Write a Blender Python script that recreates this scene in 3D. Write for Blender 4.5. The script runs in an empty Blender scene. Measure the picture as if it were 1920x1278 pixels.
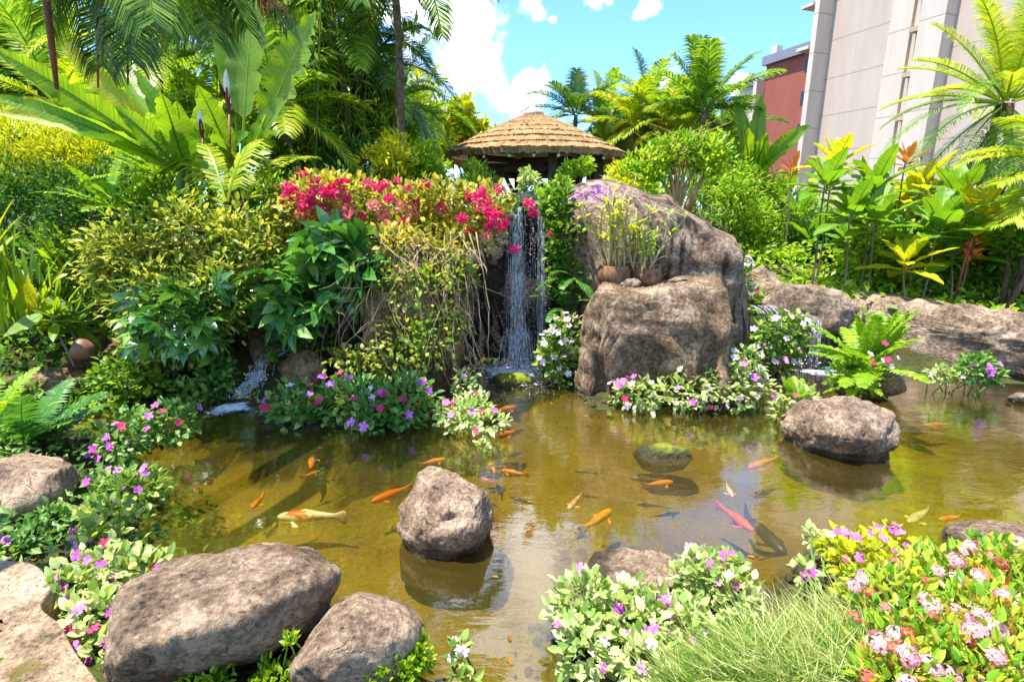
import bpy, bmesh, math, random
import numpy as np
from mathutils import Vector

SC = bpy.context.scene
COL = SC.collection
R = np.random.default_rng(11)
rad = math.radians

# ------------------------------------------------------------------ camera, sky, sun, exposure
FPX, PITCH, CAMZ = 1000.0, rad(14.0), 1.9
cam = bpy.data.cameras.new('camera'); cam_o = bpy.data.objects.new('camera', cam); COL.objects.link(cam_o)
cam.sensor_fit = 'HORIZONTAL'; cam.sensor_width = 36; cam.lens = 36 * FPX / 1920
cam.clip_start = .05; cam.clip_end = 2000
cam_o.location = (0, 0, CAMZ); cam_o.rotation_euler = (rad(90) - PITCH, 0, 0)
SC.camera = cam_o
CAM = np.array([0, 0, CAMZ])
SUN = np.array([-.27, -.05, .96]); SUN /= np.linalg.norm(SUN)
sl = bpy.data.lights.new('sun', 'SUN'); sl.energy = 5.0; sl.angle = rad(.5); sl.color = (1, .95, .86)
so = bpy.data.objects.new('sun', sl); COL.objects.link(so)
so.rotation_euler = Vector(SUN).to_track_quat('Z', 'Y').to_euler()
SC.view_settings.view_transform = 'Standard'; SC.view_settings.look = 'None'
SC.view_settings.exposure = 1.38; SC.view_settings.gamma = 1
cy = SC.cycles
cy.max_bounces = 7; cy.diffuse_bounces = 3; cy.glossy_bounces = 3; cy.transmission_bounces = 5
cy.transparent_max_bounces = 10; cy.caustics_reflective = False; cy.caustics_refractive = False
cy.sample_clamp_indirect = 6


def ray(px, py):
    a = (px - 960) / FPX; b = (639 - py) / FPX; c, s = math.cos(PITCH), math.sin(PITCH)
    return np.array([a, c + b * s, -s + b * c])


def D(px, py, Y):
    r = ray(px, py); return CAM + r * (Y / r[1])


def P(px, py, z=0.0):
    r = ray(px, py); return CAM + r * ((z - CAMZ) / r[2])


def mpp(px, py, Y):
    return Y / ray(px, py)[1] / FPX


def nrm(a):
    return a / (np.linalg.norm(a, axis=-1, keepdims=True) + 1e-9)


# ------------------------------------------------------------------ node helpers
def newmat(name):
    m = bpy.data.materials.new(name); m.use_nodes = True
    nt = m.node_tree; nt.nodes.clear()
    return m, nt


def nd(nt, t, inp=None, **kw):
    n = nt.nodes.new(t)
    for k, v in kw.items():
        setattr(n, k, v)
    if inp:
        for k, v in inp.items():
            s = n.inputs[k]
            if isinstance(v, bpy.types.NodeSocket): nt.links.new(v, s)
            else: s.default_value = v
    return n


def c4(c):
    return (c[0], c[1], c[2], 1)


def ramp(nt, fac, stops, interp='LINEAR'):
    n = nd(nt, 'ShaderNodeValToRGB', {0: fac}); e = n.color_ramp.elements
    n.color_ramp.interpolation = interp
    while len(e) < len(stops): e.new(.5)
    for i, (p, c) in enumerate(stops):
        e[i].position = p; e[i].color = c4(c) if not np.isscalar(c) else (c, c, c, 1)
    return n.outputs[0]


def mixc(nt, fac, a, b, mode='MIX'):
    n = nd(nt, 'ShaderNodeMix', data_type='RGBA', blend_type=mode)
    for s, v in ((n.inputs[0], fac), (n.inputs[6], a), (n.inputs[7], b)):
        if isinstance(v, bpy.types.NodeSocket): nt.links.new(v, s)
        else: s.default_value = c4(v) if not np.isscalar(v) else v
    return n.outputs[2]


def mth(nt, op, a, b=0.0, c=None, clamp=False):
    n = nd(nt, 'ShaderNodeMath', operation=op, use_clamp=clamp)
    for i, v in enumerate((a, b) if c is None else (a, b, c)):
        if isinstance(v, bpy.types.NodeSocket): nt.links.new(v, n.inputs[i])
        else: n.inputs[i].default_value = v
    return n.outputs[0]


def out(nt, sh):
    o = nd(nt, 'ShaderNodeOutputMaterial'); nt.links.new(sh, o.inputs[0])


# ------------------------------------------------------------------ world: nishita sky with clouds
W = bpy.data.worlds.new('World'); SC.world = W; W.use_nodes = True
wt = W.node_tree; wt.nodes.clear()
sky = nd(wt, 'ShaderNodeTexSky', sky_type='NISHITA', sun_disc=False, sun_elevation=math.asin(SUN[2]),
         sun_rotation=math.atan2(SUN[0], SUN[1]), air_density=1.1, dust_density=.3, ozone_density=1.6)
tc = nd(wt, 'ShaderNodeTexCoord').outputs['Generated']
dirn = nd(wt, 'ShaderNodeVectorMath', {0: tc}, operation='NORMALIZE').outputs[0]
wn = nd(wt, 'ShaderNodeTexNoise', {'Vector': dirn, 'Scale': 13.0, 'Detail': 8.0, 'Roughness': .64}).outputs[0]
acc = None
for px, py, r in ((775, 0, 120), (810, 55, 110), (855, 100, 80), (895, 135, 58), (925, 168, 38), (945, 188, 24),
                  (700, -40, 120), (985, 165, 34), (975, 195, 22), (995, 8, 26), (1008, 24, 20), (1036, 38, 10), (1205, 22, 18), (1224, 16, 18), (1120, -2, 20), (1138, -6, 18),
                  (1385, 165, 20), (905, 60, 22), (930, 95, 16), (820, 265, 40), (1250, 150, 30)):
    d = nrm(ray(px, py)); rr = r / np.linalg.norm(ray(px, py)) / FPX
    ds = nd(wt, 'ShaderNodeVectorMath', {0: dirn, 1: tuple(d)}, operation='DISTANCE').outputs['Value']
    v = mth(wt, 'SUBTRACT', 1.0, mth(wt, 'DIVIDE', ds, float(rr)))
    acc = v if acc is None else mth(wt, 'MAXIMUM', acc, v)
for az, el, r in ((2, 37, 7), (0, 47, 9), (-3, 44, 7), (-38, 40, 16), (60, 30, 9), (140, 25, 14), (200, 35, 18), (250, 20, 15)):
    d = (math.sin(rad(az)) * math.cos(rad(el)), math.cos(rad(az)) * math.cos(rad(el)), math.sin(rad(el)))
    ds = nd(wt, 'ShaderNodeVectorMath', {0: dirn, 1: d}, operation='DISTANCE').outputs['Value']
    v = mth(wt, 'SUBTRACT', 1.0, mth(wt, 'DIVIDE', ds, rad(r)))
    acc = mth(wt, 'MAXIMUM', acc, v)
cl = mth(wt, 'ADD', mth(wt, 'MAXIMUM', acc, -1.5), mth(wt, 'MULTIPLY', mth(wt, 'SUBTRACT', wn, .5), 4.2))
cl = nd(wt, 'ShaderNodeMapRange', {'Value': cl, 'From Min': -.15, 'From Max': .85}, interpolation_type='SMOOTHSTEP').outputs[0]
skyc = mixc(wt, 1.0, sky.outputs[0], (.50, .76, 1.12), 'MULTIPLY')
skym = mixc(wt, cl, skyc, (8.2, 8.3, 8.5))
bg = nd(wt, 'ShaderNodeBackground', {'Color': skym, 'Strength': .15})
wo = nd(wt, 'ShaderNodeOutputWorld'); wt.links.new(bg.outputs[0], wo.inputs[0])


# ------------------------------------------------------------------ materials
def leafmat(name, cols, trans=.42, rough=.42, spec=.35, bright=1.0):
    m, nt = newmat(name)
    rnd = nd(nt, 'ShaderNodeNewGeometry').outputs['Random Per Island']
    co = nd(nt, 'ShaderNodeTexCoord').outputs['Object']
    nz = nd(nt, 'ShaderNodeTexNoise', {'Vector': co, 'Scale': 2.3, 'Detail': 2.0}).outputs[0]
    f = mth(nt, 'ADD', mth(nt, 'MULTIPLY', rnd, .75), mth(nt, 'MULTIPLY', mth(nt, 'SUBTRACT', nz, .38), .9), clamp=True)
    n = len(cols)
    c = ramp(nt, f, [(i / max(1, n - 1), tuple(x * bright for x in k)) for i, k in enumerate(cols)])
    vein = nd(nt, 'ShaderNodeAttribute', attribute_name='vein').outputs['Fac']
    vn = nd(nt, 'ShaderNodeTexNoise', {'W': mth(nt, 'MULTIPLY', vein, 55.0), 'Scale': 1.0, 'Detail': 3.0, 'Roughness': .7}, noise_dimensions='1D').outputs[0]
    on = mth(nt, 'GREATER_THAN', vein, 1e-4)
    c = mixc(nt, mth(nt, 'MULTIPLY', on, ramp(nt, vn, [(.36, .5), (.6, 0.0)])), c, tuple(x * bright * .45 for x in cols[0]))
    n5 = nd(nt, 'ShaderNodeTexNoise', {'Vector': co, 'Scale': 5.0, 'Detail': 5.0, 'Roughness': .65}).outputs[0]
    c = mixc(nt, mth(nt, 'MULTIPLY', on, ramp(nt, n5, [(.62, 0.0), (.72, .75)])), c, (.30, .20, .05))
    pb = nd(nt, 'ShaderNodeBsdfPrincipled', {'Base Color': c, 'Roughness': rough, 'Specular IOR Level': spec})
    if name in ('banana_leaf', 'ti_leaf', 'yellow_green_leaf'):
        bpn = nd(nt, 'ShaderNodeBump', {'Height': mth(nt, 'MULTIPLY', on, vn), 'Strength': .5, 'Distance': .01}); nt.links.new(bpn.outputs[0], pb.inputs['Normal'])
    tcol = mixc(nt, 1.0, c, (1.5, 1.35, .7), 'MULTIPLY')
    tl = nd(nt, 'ShaderNodeBsdfTranslucent', {'Color': tcol})
    mx = nd(nt, 'ShaderNodeMixShader', {0: trans, 1: pb.outputs[0], 2: tl.outputs[0]})
    out(nt, mx.outputs[0])
    return m


def petalmat(name, cols, trans=.3):
    m, nt = newmat(name)
    oi = nd(nt, 'ShaderNodeObjectInfo').outputs['Random']
    rnd = nd(nt, 'ShaderNodeNewGeometry').outputs['Random Per Island']
    f = mth(nt, 'ADD', mth(nt, 'MULTIPLY', oi, .6), mth(nt, 'MULTIPLY', rnd, .4))
    c = ramp(nt, f, [(i / max(1, len(cols) - 1), k) for i, k in enumerate(cols)])
    pb = nd(nt, 'ShaderNodeBsdfPrincipled', {'Base Color': c, 'Roughness': .6, 'Specular IOR Level': .2})
    tl = nd(nt, 'ShaderNodeBsdfTranslucent', {'Color': c})
    out(nt, nd(nt, 'ShaderNodeMixShader', {0: trans, 1: pb.outputs[0], 2: tl.outputs[0]}).outputs[0])
    return m


def barkmat(name, a, b, scale=12, stretch=.15, rough=.85):
    m, nt = newmat(name)
    co = nd(nt, 'ShaderNodeTexCoord').outputs['Object']
    mp = nd(nt, 'ShaderNodeMapping', {0: co, 'Scale': (1, 1, stretch)}).outputs[0]
    nz = nd(nt, 'ShaderNodeTexNoise', {'Vector': mp, 'Scale': float(scale), 'Detail': 5.0, 'Roughness': .65}).outputs[0]
    c = ramp(nt, nz, [(.3, a), (.7, b)])
    bp = nd(nt, 'ShaderNodeBump', {'Height': nz, 'Strength': .6, 'Distance': .02})
    pb = nd(nt, 'ShaderNodeBsdfPrincipled', {'Base Color': c, 'Roughness': rough, 'Specular IOR Level': .2, 'Normal': bp.outputs[0]})
    out(nt, pb.outputs[0]); return m


def rockmat(name, dark, mid, light, moss=None, moss_at=.58, scale=1.0, rough=.88, streak=0.0, bump=1.0, pits=.5):
    m, nt = newmat(name)
    co = nd(nt, 'ShaderNodeTexCoord').outputs['Object']
    n1 = nd(nt, 'ShaderNodeTexNoise', {'Vector': co, 'Scale': 3.2 * scale, 'Detail': 8.0, 'Roughness': .68}).outputs[0]
    n2 = nd(nt, 'ShaderNodeTexNoise', {'Vector': co, 'Scale': 34.0 * scale, 'Detail': 6.0, 'Roughness': .78}).outputs[0]
    vo = nd(nt, 'ShaderNodeTexVoronoi', {'Vector': co, 'Scale': 26.0 * scale, 'Randomness': 1.0}).outputs['Distance']
    f = mth(nt, 'ADD', mth(nt, 'MULTIPLY', n1, .55), mth(nt, 'MULTIPLY', n2, .45))
    c = ramp(nt, f, [(.40, dark), (.5, mid), (.58, light)])
    if streak:
        mp = nd(nt, 'ShaderNodeMapping', {0: co, 'Scale': (7, 7, .5)}).outputs[0]
        sn = nd(nt, 'ShaderNodeTexNoise', {'Vector': mp, 'Scale': 1.3, 'Detail': 4.0}).outputs[0]
        c = mixc(nt, mth(nt, 'MULTIPLY', ramp(nt, sn, [(.5, 0.0), (.62, 1.0)]), streak), c, tuple(x * .3 for x in dark))
    pit = ramp(nt, mth(nt, 'ADD', mth(nt, 'ADD', vo, mth(nt, 'MULTIPLY', n2, .7)), mth(nt, 'MULTIPLY', n1, .6)), [(.62, 1.0), (.78, 0.0)])
    c = mixc(nt, mth(nt, 'MULTIPLY', pit, pits), c, tuple(x * .45 for x in dark))
    if moss:
        n3 = nd(nt, 'ShaderNodeTexNoise', {'Vector': co, 'Scale': 2.2 * scale, 'Detail': 6.0, 'Roughness': .7, 'W': 1.0}, noise_dimensions='4D').outputs[0]
        z = nd(nt, 'ShaderNodeSeparateXYZ', {0: co}).outputs[2]
        k = mth(nt, 'SUBTRACT', n3, mth(nt, 'MULTIPLY', z, .14))
        c = mixc(nt, ramp(nt, k, [(moss_at, 0.0), (moss_at + .07, .85)]), c, moss)
    h = mth(nt, 'SUBTRACT', mth(nt, 'ADD', mth(nt, 'MULTIPLY', n1, 1.2), mth(nt, 'MULTIPLY', n2, .5)), mth(nt, 'MULTIPLY', pit, .35))
    c = mixc(nt, 1.0, c, (1.04, .95, .81), 'MULTIPLY')
    dv = nd(nt, 'ShaderNodeVectorMath', {0: co, 1: nd(nt, 'ShaderNodeTexNoise', {'Vector': co, 'Scale': 4.0 * scale, 'Detail': 4.0}).outputs['Color']}, operation='ADD').outputs[0]
    ce = nd(nt, 'ShaderNodeTexVoronoi', {'Vector': dv, 'Scale': 2.4 * scale}, feature='DISTANCE_TO_EDGE').outputs['Distance']
    crack = mth(nt, 'MULTIPLY', ramp(nt, ce, [(.0, 1.0), (.03, 0.0)]), ramp(nt, n1, [(.48, 0.0), (.6, .5)]))
    c = mixc(nt, crack, c, tuple(x * .3 for x in dark))
    h = mth(nt, 'SUBTRACT', h, mth(nt, 'MULTIPLY', crack, .5))
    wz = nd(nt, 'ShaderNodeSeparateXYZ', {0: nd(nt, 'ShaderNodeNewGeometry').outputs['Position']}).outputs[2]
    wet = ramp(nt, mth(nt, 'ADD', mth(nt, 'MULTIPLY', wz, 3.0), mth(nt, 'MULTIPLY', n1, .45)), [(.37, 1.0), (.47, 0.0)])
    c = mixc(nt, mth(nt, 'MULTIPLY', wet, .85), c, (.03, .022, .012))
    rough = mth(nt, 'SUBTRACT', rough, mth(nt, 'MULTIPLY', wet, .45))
    bp = nd(nt, 'ShaderNodeBump', {'Height': h, 'Strength': .95 * bump, 'Distance': .05 / scale})
    pb = nd(nt, 'ShaderNodeBsdfPrincipled', {'Base Color': c, 'Roughness': rough, 'Specular IOR Level': .3, 'Normal': bp.outputs[0]})
    out(nt, pb.outputs[0]); return m


def plain(name, c, rough=.7, spec=.3, var=.25, scale=8.0):
    m, nt = newmat(name)
    co = nd(nt, 'ShaderNodeTexCoord').outputs['Object']
    nz = nd(nt, 'ShaderNodeTexNoise', {'Vector': co, 'Scale': scale, 'Detail': 5.0, 'Roughness': .65}).outputs[0]
    cc = ramp(nt, nz, [(.3, tuple(x * (1 - var) for x in c)), (.7, tuple(x * (1 + var) for x in c))])
    out(nt, nd(nt, 'ShaderNodeBsdfPrincipled', {'Base Color': cc, 'Roughness': rough, 'Specular IOR Level': spec}).outputs[0])
    return m


L = {}
L['variegated'] = leafmat('variegated_leaf', [(.04, .12, .012), (.14, .24, .02), (.30, .36, .03), (.48, .47, .08), (.72, .70, .32)], .42)
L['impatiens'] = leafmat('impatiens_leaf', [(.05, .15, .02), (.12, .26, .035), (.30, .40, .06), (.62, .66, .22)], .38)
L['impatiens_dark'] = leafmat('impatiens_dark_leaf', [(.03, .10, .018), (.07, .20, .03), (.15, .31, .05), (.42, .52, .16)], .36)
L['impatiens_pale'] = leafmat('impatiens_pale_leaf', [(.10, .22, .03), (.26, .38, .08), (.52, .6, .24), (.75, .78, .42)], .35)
L['lime'] = leafmat('lime_leaf', [(.10, .24, .01), (.26, .42, .015), (.46, .6, .04)], .45)
L['mid'] = leafmat('mid_green_leaf', [(.03, .10, .01), (.09, .21, .015), (.21, .36, .025), (.40, .50, .05)], .44)
L['dark'] = leafmat('dark_green_leaf', [(.018, .065, .01), (.04, .13, .016), (.09, .22, .03), (.2, .36, .05)], .36, .38)
L['bright'] = leafmat('bright_green_leaf', [(.06, .17, .008), (.16, .33, .014), (.34, .50, .02), (.5, .6, .04)], .5)
L['yellow'] = leafmat('yellow_green_leaf', [(.16, .26, .008), (.36, .44, .012), (.58, .58, .02), (.7, .62, .03)], .45)
L['olive'] = leafmat('olive_leaf', [(.06, .08, .015), (.16, .16, .025), (.28, .24, .04)], .35)
L['glossy'] = leafmat('glossy_dark_leaf', [(.02, .08, .015), (.045, .17, .025), (.12, .29, .04), (.28, .45, .08)], .32, .22, .7)
L['banana'] = leafmat('banana_leaf', [(.05, .17, .012), (.13, .30, .015), (.30, .48, .02), (.52, .62, .05)], .5, .3, .5)
L['ti'] = leafmat('ti_leaf', [(.03, .12, .01), (.08, .24, .012), (.22, .42, .02), (.46, .58, .05)], .45, .3, .5)
L['orange'] = leafmat('croton_leaf', [(.16, .035, .015), (.34, .09, .02), (.44, .20, .03), (.34, .32, .04)], .4)
L['ixora'] = leafmat('ixora_leaf', [(.06, .19, .014), (.14, .33, .02), (.28, .46, .03), (.46, .56, .06), (.46, .30, .04), (.42, .12, .03)], .42, .35)
L['boug'] = leafmat('bougainvillea_leaf', [(.08, .14, .012), (.24, .28, .03), (.46, .42, .05), (.72, .58, .16)], .42)
L['palm'] = leafmat('palm_leaflet', [(.04, .12, .012), (.11, .25, .02), (.24, .40, .03), (.42, .52, .06)], .45, .35, .45)
L['palm_dark'] = leafmat('dark_palm_leaflet', [(.02, .07, .014), (.05, .14, .02), (.11, .23, .03), (.30, .34, .05)], .38, .35, .45)
L['palm_yellow'] = leafmat('yellow_palm_leaflet', [(.10, .2, .01), (.26, .4, .015), (.46, .52, .03), (.6, .5, .04)], .42, .35, .4)
L['dead'] = leafmat('dead_frond', [(.10, .04, .012), (.28, .13, .03), (.36, .22, .06)], .25, .7, .1)
L['fern'] = leafmat('fern_leaf', [(.10, .26, .015), (.26, .44, .02), (.46, .58, .05)], .45)
L['fern_dark'] = leafmat('dark_fern_leaf', [(.03, .11, .015), (.07, .2, .025), (.18, .36, .05)], .35)
L['grass'] = leafmat('grass_blade', [(.06, .16, .012), (.14, .27, .025), (.30, .40, .07), (.55, .50, .22), (.66, .56, .34)], .35)
L['far'] = leafmat('far_tree_leaf', [(.05, .13, .012), (.14, .28, .02), (.30, .44, .03), (.48, .56, .06)], .45)
PET = {
    'purple': petalmat('purple_petal', [(.42, .05, .42), (.62, .12, .58), (.78, .3, .72)]),
    'pink': petalmat('pale_pink_petal', [(.8, .45, .62), (.82, .6, .72), (.85, .74, .8)]),
    'crimson': petalmat('crimson_petal', [(.45, .01, .06), (.62, .03, .14), (.7, .06, .22)]),
    'magenta': petalmat('magenta_bract', [(.70, .015, .11), (.80, .03, .19), (.85, .10, .25)]),
    'coral': petalmat('coral_bract', [(.75, .12, .12), (.82, .28, .22), (.84, .42, .32)]),
    'ixora': petalmat('ixora_floret', [(.78, .28, .34), (.82, .48, .5), (.85, .68, .68)]),
    'rust': petalmat('faded_ixora_floret', [(.42, .06, .04), (.6, .14, .1), (.7, .3, .22)]),
    'violet': petalmat('orchid_petal', [(.42, .1, .5), (.6, .2, .66), (.7, .35, .74)]),
    'red': petalmat('red_bract', [(.6, .03, .02), (.75, .1, .03), (.8, .2, .04)]),
}
BARK = barkmat('brown_bark', (.045, .028, .016), (.16, .11, .07))
BARKG = barkmat('grey_bark', (.10, .075, .045), (.30, .24, .17))
STEMG = plain('green_stem', (.10, .17, .025), .5)
STEMR = plain('reddish_stem', (.22, .07, .03), .5)
TWIG = barkmat('dry_twig', (.16, .10, .05), (.46, .34, .2))
PALMT = barkmat('palm_trunk_bark', (.05, .035, .02), (.2, .15, .09), 9, 1.6)
FIBRE = barkmat('palm_fibre', (.03, .018, .01), (.16, .09, .04), 20, .3)
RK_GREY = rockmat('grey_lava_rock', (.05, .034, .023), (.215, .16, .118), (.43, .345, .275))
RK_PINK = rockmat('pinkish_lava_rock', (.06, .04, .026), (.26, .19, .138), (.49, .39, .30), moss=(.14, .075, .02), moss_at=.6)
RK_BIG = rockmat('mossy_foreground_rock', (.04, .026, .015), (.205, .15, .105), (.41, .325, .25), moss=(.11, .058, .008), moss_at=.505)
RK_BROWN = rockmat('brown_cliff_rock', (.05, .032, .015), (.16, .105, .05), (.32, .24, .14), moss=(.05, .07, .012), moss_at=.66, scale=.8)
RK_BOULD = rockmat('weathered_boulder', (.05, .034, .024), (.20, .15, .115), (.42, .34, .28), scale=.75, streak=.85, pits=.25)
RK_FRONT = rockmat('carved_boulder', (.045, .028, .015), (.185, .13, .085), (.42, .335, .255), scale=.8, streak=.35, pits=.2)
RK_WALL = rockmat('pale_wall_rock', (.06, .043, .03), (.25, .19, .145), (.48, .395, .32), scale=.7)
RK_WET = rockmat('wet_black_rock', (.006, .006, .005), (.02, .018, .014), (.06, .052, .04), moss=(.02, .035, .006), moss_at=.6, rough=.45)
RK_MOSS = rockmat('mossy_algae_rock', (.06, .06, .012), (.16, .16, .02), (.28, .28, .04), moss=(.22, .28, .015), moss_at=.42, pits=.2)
RK_MOSS.node_tree.nodes['Principled BSDF'].inputs['Roughness'].default_value = .8


# ------------------------------------------------------------------ numpy noise
def _h(ix, iy, iz, seed):
    n = (ix * 374761393 + iy * 668265263 + iz * 2147483647 + seed * 1274126177) & 0xffffffff
    n = ((n ^ (n >> 13)) * 1274126177) & 0xffffffff
    return ((n ^ (n >> 16)) & 0xffff) / 65535.0


def vnoise(p, seed=0):
    p = np.asarray(p, float); i = np.floor(p).astype(np.int64); f = p - i; f = f * f * (3 - 2 * f)
    r = 0
    for dx in (0, 1):
        for dy in (0, 1):
            for dz in (0, 1):
                w = (f[..., 0] if dx else 1 - f[..., 0]) * (f[..., 1] if dy else 1 - f[..., 1]) * (f[..., 2] if dz else 1 - f[..., 2])
                r = r + w * _h(i[..., 0] + dx, i[..., 1] + dy, i[..., 2] + dz, seed)
    return r


def fbm(p, o=4, seed=0):
    a, t, s = .5, 0, 0
    p = np.asarray(p, float)
    for k in range(o):
        t = t + a * (vnoise(p, seed + k * 17) - .5); s += a; a *= .55; p = p * 2.03
    return t / s * 2


# ------------------------------------------------------------------ mesh builder
class MB:
    def __init__(s): s.v, s.f, s.n, s.a = [], {}, 0, []

    def add(s, V, *faces, attr=None):
        V = np.asarray(V, float).reshape(-1, 3)
        if attr is not None: s.a.append((s.n, np.asarray(attr, float)))
        for f in faces:
            f = np.asarray(f, np.int64)
            if f.size: s.f.setdefault(f.shape[1], []).append(f + s.n)
        s.v.append(V); s.n += len(V)

    def inst(s, T, pos, X, Y, Z, sc):
        V, fs = T; N, k = len(pos), len(V)
        sc = np.broadcast_to(np.asarray(sc, float).reshape(-1, 1, 1) if np.ndim(sc) else np.full((1, 1, 1), sc), (N, 1, 1))
        W_ = (V[None, :, 0:1] * X[:, None] + V[None, :, 1:2] * Y[:, None] + V[None, :, 2:3] * Z[:, None]) * sc + pos[:, None]
        off = (np.arange(N) * k)[:, None, None]
        s.add(W_.reshape(-1, 3), *[(np.asarray(f)[None] + off).reshape(-1, len(f[0])) for f in fs])

    def tube(s, pts, r, n=6, cap=True):
        pts = np.asarray(pts, float); m = len(pts); r = np.broadcast_to(np.asarray(r, float), (m,))
        t = nrm(np.gradient(pts, axis=0))
        ref = np.array([0, 0, 1.]) if abs(t[:, 2]).mean() < .8 else np.array([0, 1., 0])
        a = nrm(np.cross(t, ref)); b = np.cross(t, a)
        th = np.arange(n) * 2 * math.pi / n
        V = pts[:, None] + r[:, None, None] * (np.cos(th)[None, :, None] * a[:, None] + np.sin(th)[None, :, None] * b[:, None])
        i, j = np.meshgrid(np.arange(m - 1), np.arange(n), indexing='ij'); k = (j + 1) % n
        q = np.stack([i * n + j, i * n + k, (i + 1) * n + k, (i + 1) * n + j], -1).reshape(-1, 4)
        V = V.reshape(-1, 3)
        if cap:
            V = np.vstack([V, pts[:1], pts[-1:]]); jj = np.arange(n); kk = (jj + 1) % n
            t3 = np.vstack([np.stack([np.full(n, m * n), kk, jj], -1), np.stack([np.full(n, m * n + 1), (m - 1) * n + jj, (m - 1) * n + kk], -1)])
            s.add(V, q, t3)
        else: s.add(V, q)

    def box(s, lo, hi, M=None):
        x0, y0, z0 = lo; x1, y1, z1 = hi
        V = np.array([[x, y, z] for z in (z0, z1) for y in (y0, y1) for x in (x0, x1)], float)
        if M is not None: V = M(V)
        s.add(V, [[0, 2, 3, 1], [4, 5, 7, 6], [0, 1, 5, 4], [2, 6, 7, 3], [0, 4, 6, 2], [1, 3, 7, 5]])

    def grid(s, V, nu, nv, closed=False, attr=None):
        i, j = np.meshgrid(np.arange(nu - 1), np.arange(nv if closed else nv - 1), indexing='ij'); k = (j + 1) % nv
        s.add(V, np.stack([i * nv + j, i * nv + k, (i + 1) * nv + k, (i + 1) * nv + j], -1).reshape(-1, 4), attr=attr)

    def data(s, name, mat, origin=(0, 0, 0), smooth=False):
        me = bpy.data.meshes.new(name)
        V = np.vstack(s.v) - np.asarray(origin, float)
        me.vertices.add(len(V)); me.vertices.foreach_set('co', V.astype(np.float32).ravel())
        li, st, c = [], [], 0
        for k, fl in s.f.items():
            A = np.vstack(fl); li.append(A.ravel()); st.append(c + np.arange(len(A)) * k); c += A.size
        li = np.concatenate(li); st = np.concatenate(st)
        me.loops.add(len(li)); me.loops.foreach_set('vertex_index', li.astype(np.int32))
        me.polygons.add(len(st)); me.polygons.foreach_set('loop_start', st.astype(np.int32))
        me.update(calc_edges=True)
        me.polygons.foreach_set('use_smooth', np.full(len(st), smooth))
        me.materials.append(mat)
        if s.a:
            A = np.zeros(len(V), np.float32)
            for k, x in s.a: A[k:k + len(x)] = x
            me.attributes.new('vein', 'FLOAT', 'POINT').data.foreach_set('value', A)
        return me

    def obj(s, name, mat, parent=None, smooth=False):
        o_ = np.array(parent.location) if parent is not None else np.zeros(3)
        o = bpy.data.objects.new(name, s.data(name, mat, o_, smooth)); COL.objects.link(o)
        if parent is not None: o.parent = parent
        return o


def tag(o, label, cat, group=None, kind=None):
    if label: o['label'] = label
    if cat: o['category'] = cat
    if group: o['group'] = group
    if kind: o['kind'] = kind
    return o


def thing(name, label, cat, loc, group=None):
    o = bpy.data.objects.new(name, None); COL.objects.link(o); o.location = [float(x) for x in loc]
    o.empty_display_size = .1
    return tag(o, label, cat, group)


def solo(mb, name, mat, label, cat, loc, group=None, kind=None, smooth=True):
    o = bpy.data.objects.new(name, mb.data(name, mat, loc, smooth)); COL.objects.link(o); o.location = [float(x) for x in loc]
    return tag(o, label, cat, group, kind)


# ------------------------------------------------------------------ leaf templates (length 1 along +Y, normal +Z)
def t_diamond(w=.45, fold=.12):
    return (np.array([[0, 0, 0], [w / 2, .45, fold], [0, 1, -.06], [-w / 2, .45, fold]]), [[[0, 1, 2], [0, 2, 3]]])


def t_leaf(w=.5, fold=.08, droop=.18, prof=((.0, .1), (.28, .9), (.62, .8), (.85, .38))):
    V, q, t = [], [], []
    for y, k in prof:
        z = -droop * y * y
        V += [[-w / 2 * k, y, z + fold * k], [0, y, z], [w / 2 * k, y, z + fold * k]]
    V.append([0, 1, -droop])
    for i in range(len(prof) - 1):
        a = i * 3; q += [[a + 1, a, a + 3, a + 4], [a + 2, a + 1, a + 4, a + 5]]
    a = (len(prof) - 1) * 3; n = len(V) - 1
    t += [[a + 1, a, n], [a + 2, a + 1, n]]
    return (np.array(V, float), [q, t])


def t_palmate(n=7, w=.3, droop=.3, stalk=.25):
    Vs, q, t = [], [], []; b = 0
    for i in range(n):
        a = -math.pi * .82 + i * math.pi * 1.64 / (n - 1)
        V, (qq, tt) = t_leaf(w, .05, droop); V = V * (.75 if abs(a) > 1.8 else .9)
        X = np.array([math.cos(a), -math.sin(a), 0]); Y = np.array([math.sin(a), math.cos(a), 0])
        Vw = V[:, :1] * X + V[:, 1:2] * Y + V[:, 2:] * np.array([0, 0, 1.]) + np.array([0, stalk, 0])
        Vs.append(Vw); q += [[k + b for k in f] for f in qq]; t += [[k + b for k in f] for f in tt]; b += len(V)
    return (np.vstack(Vs), [q, t])


TD, TDW, TDN = t_diamond(), t_diamond(.62, .1), t_diamond(.22, .05)
TL, TLW, TLN = t_leaf(), t_leaf(.68), t_leaf(.3, .06, .3)
TPAL = t_palmate(); TPALS = t_palmate(6, .34, .35, .15)


def frames(dirs, ups):
    Y = nrm(dirs); X = nrm(np.cross(Y, ups)); return X, Y, np.cross(X, Y)


def rdir(n):
    return nrm(R.normal(size=(n, 3)))


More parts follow.
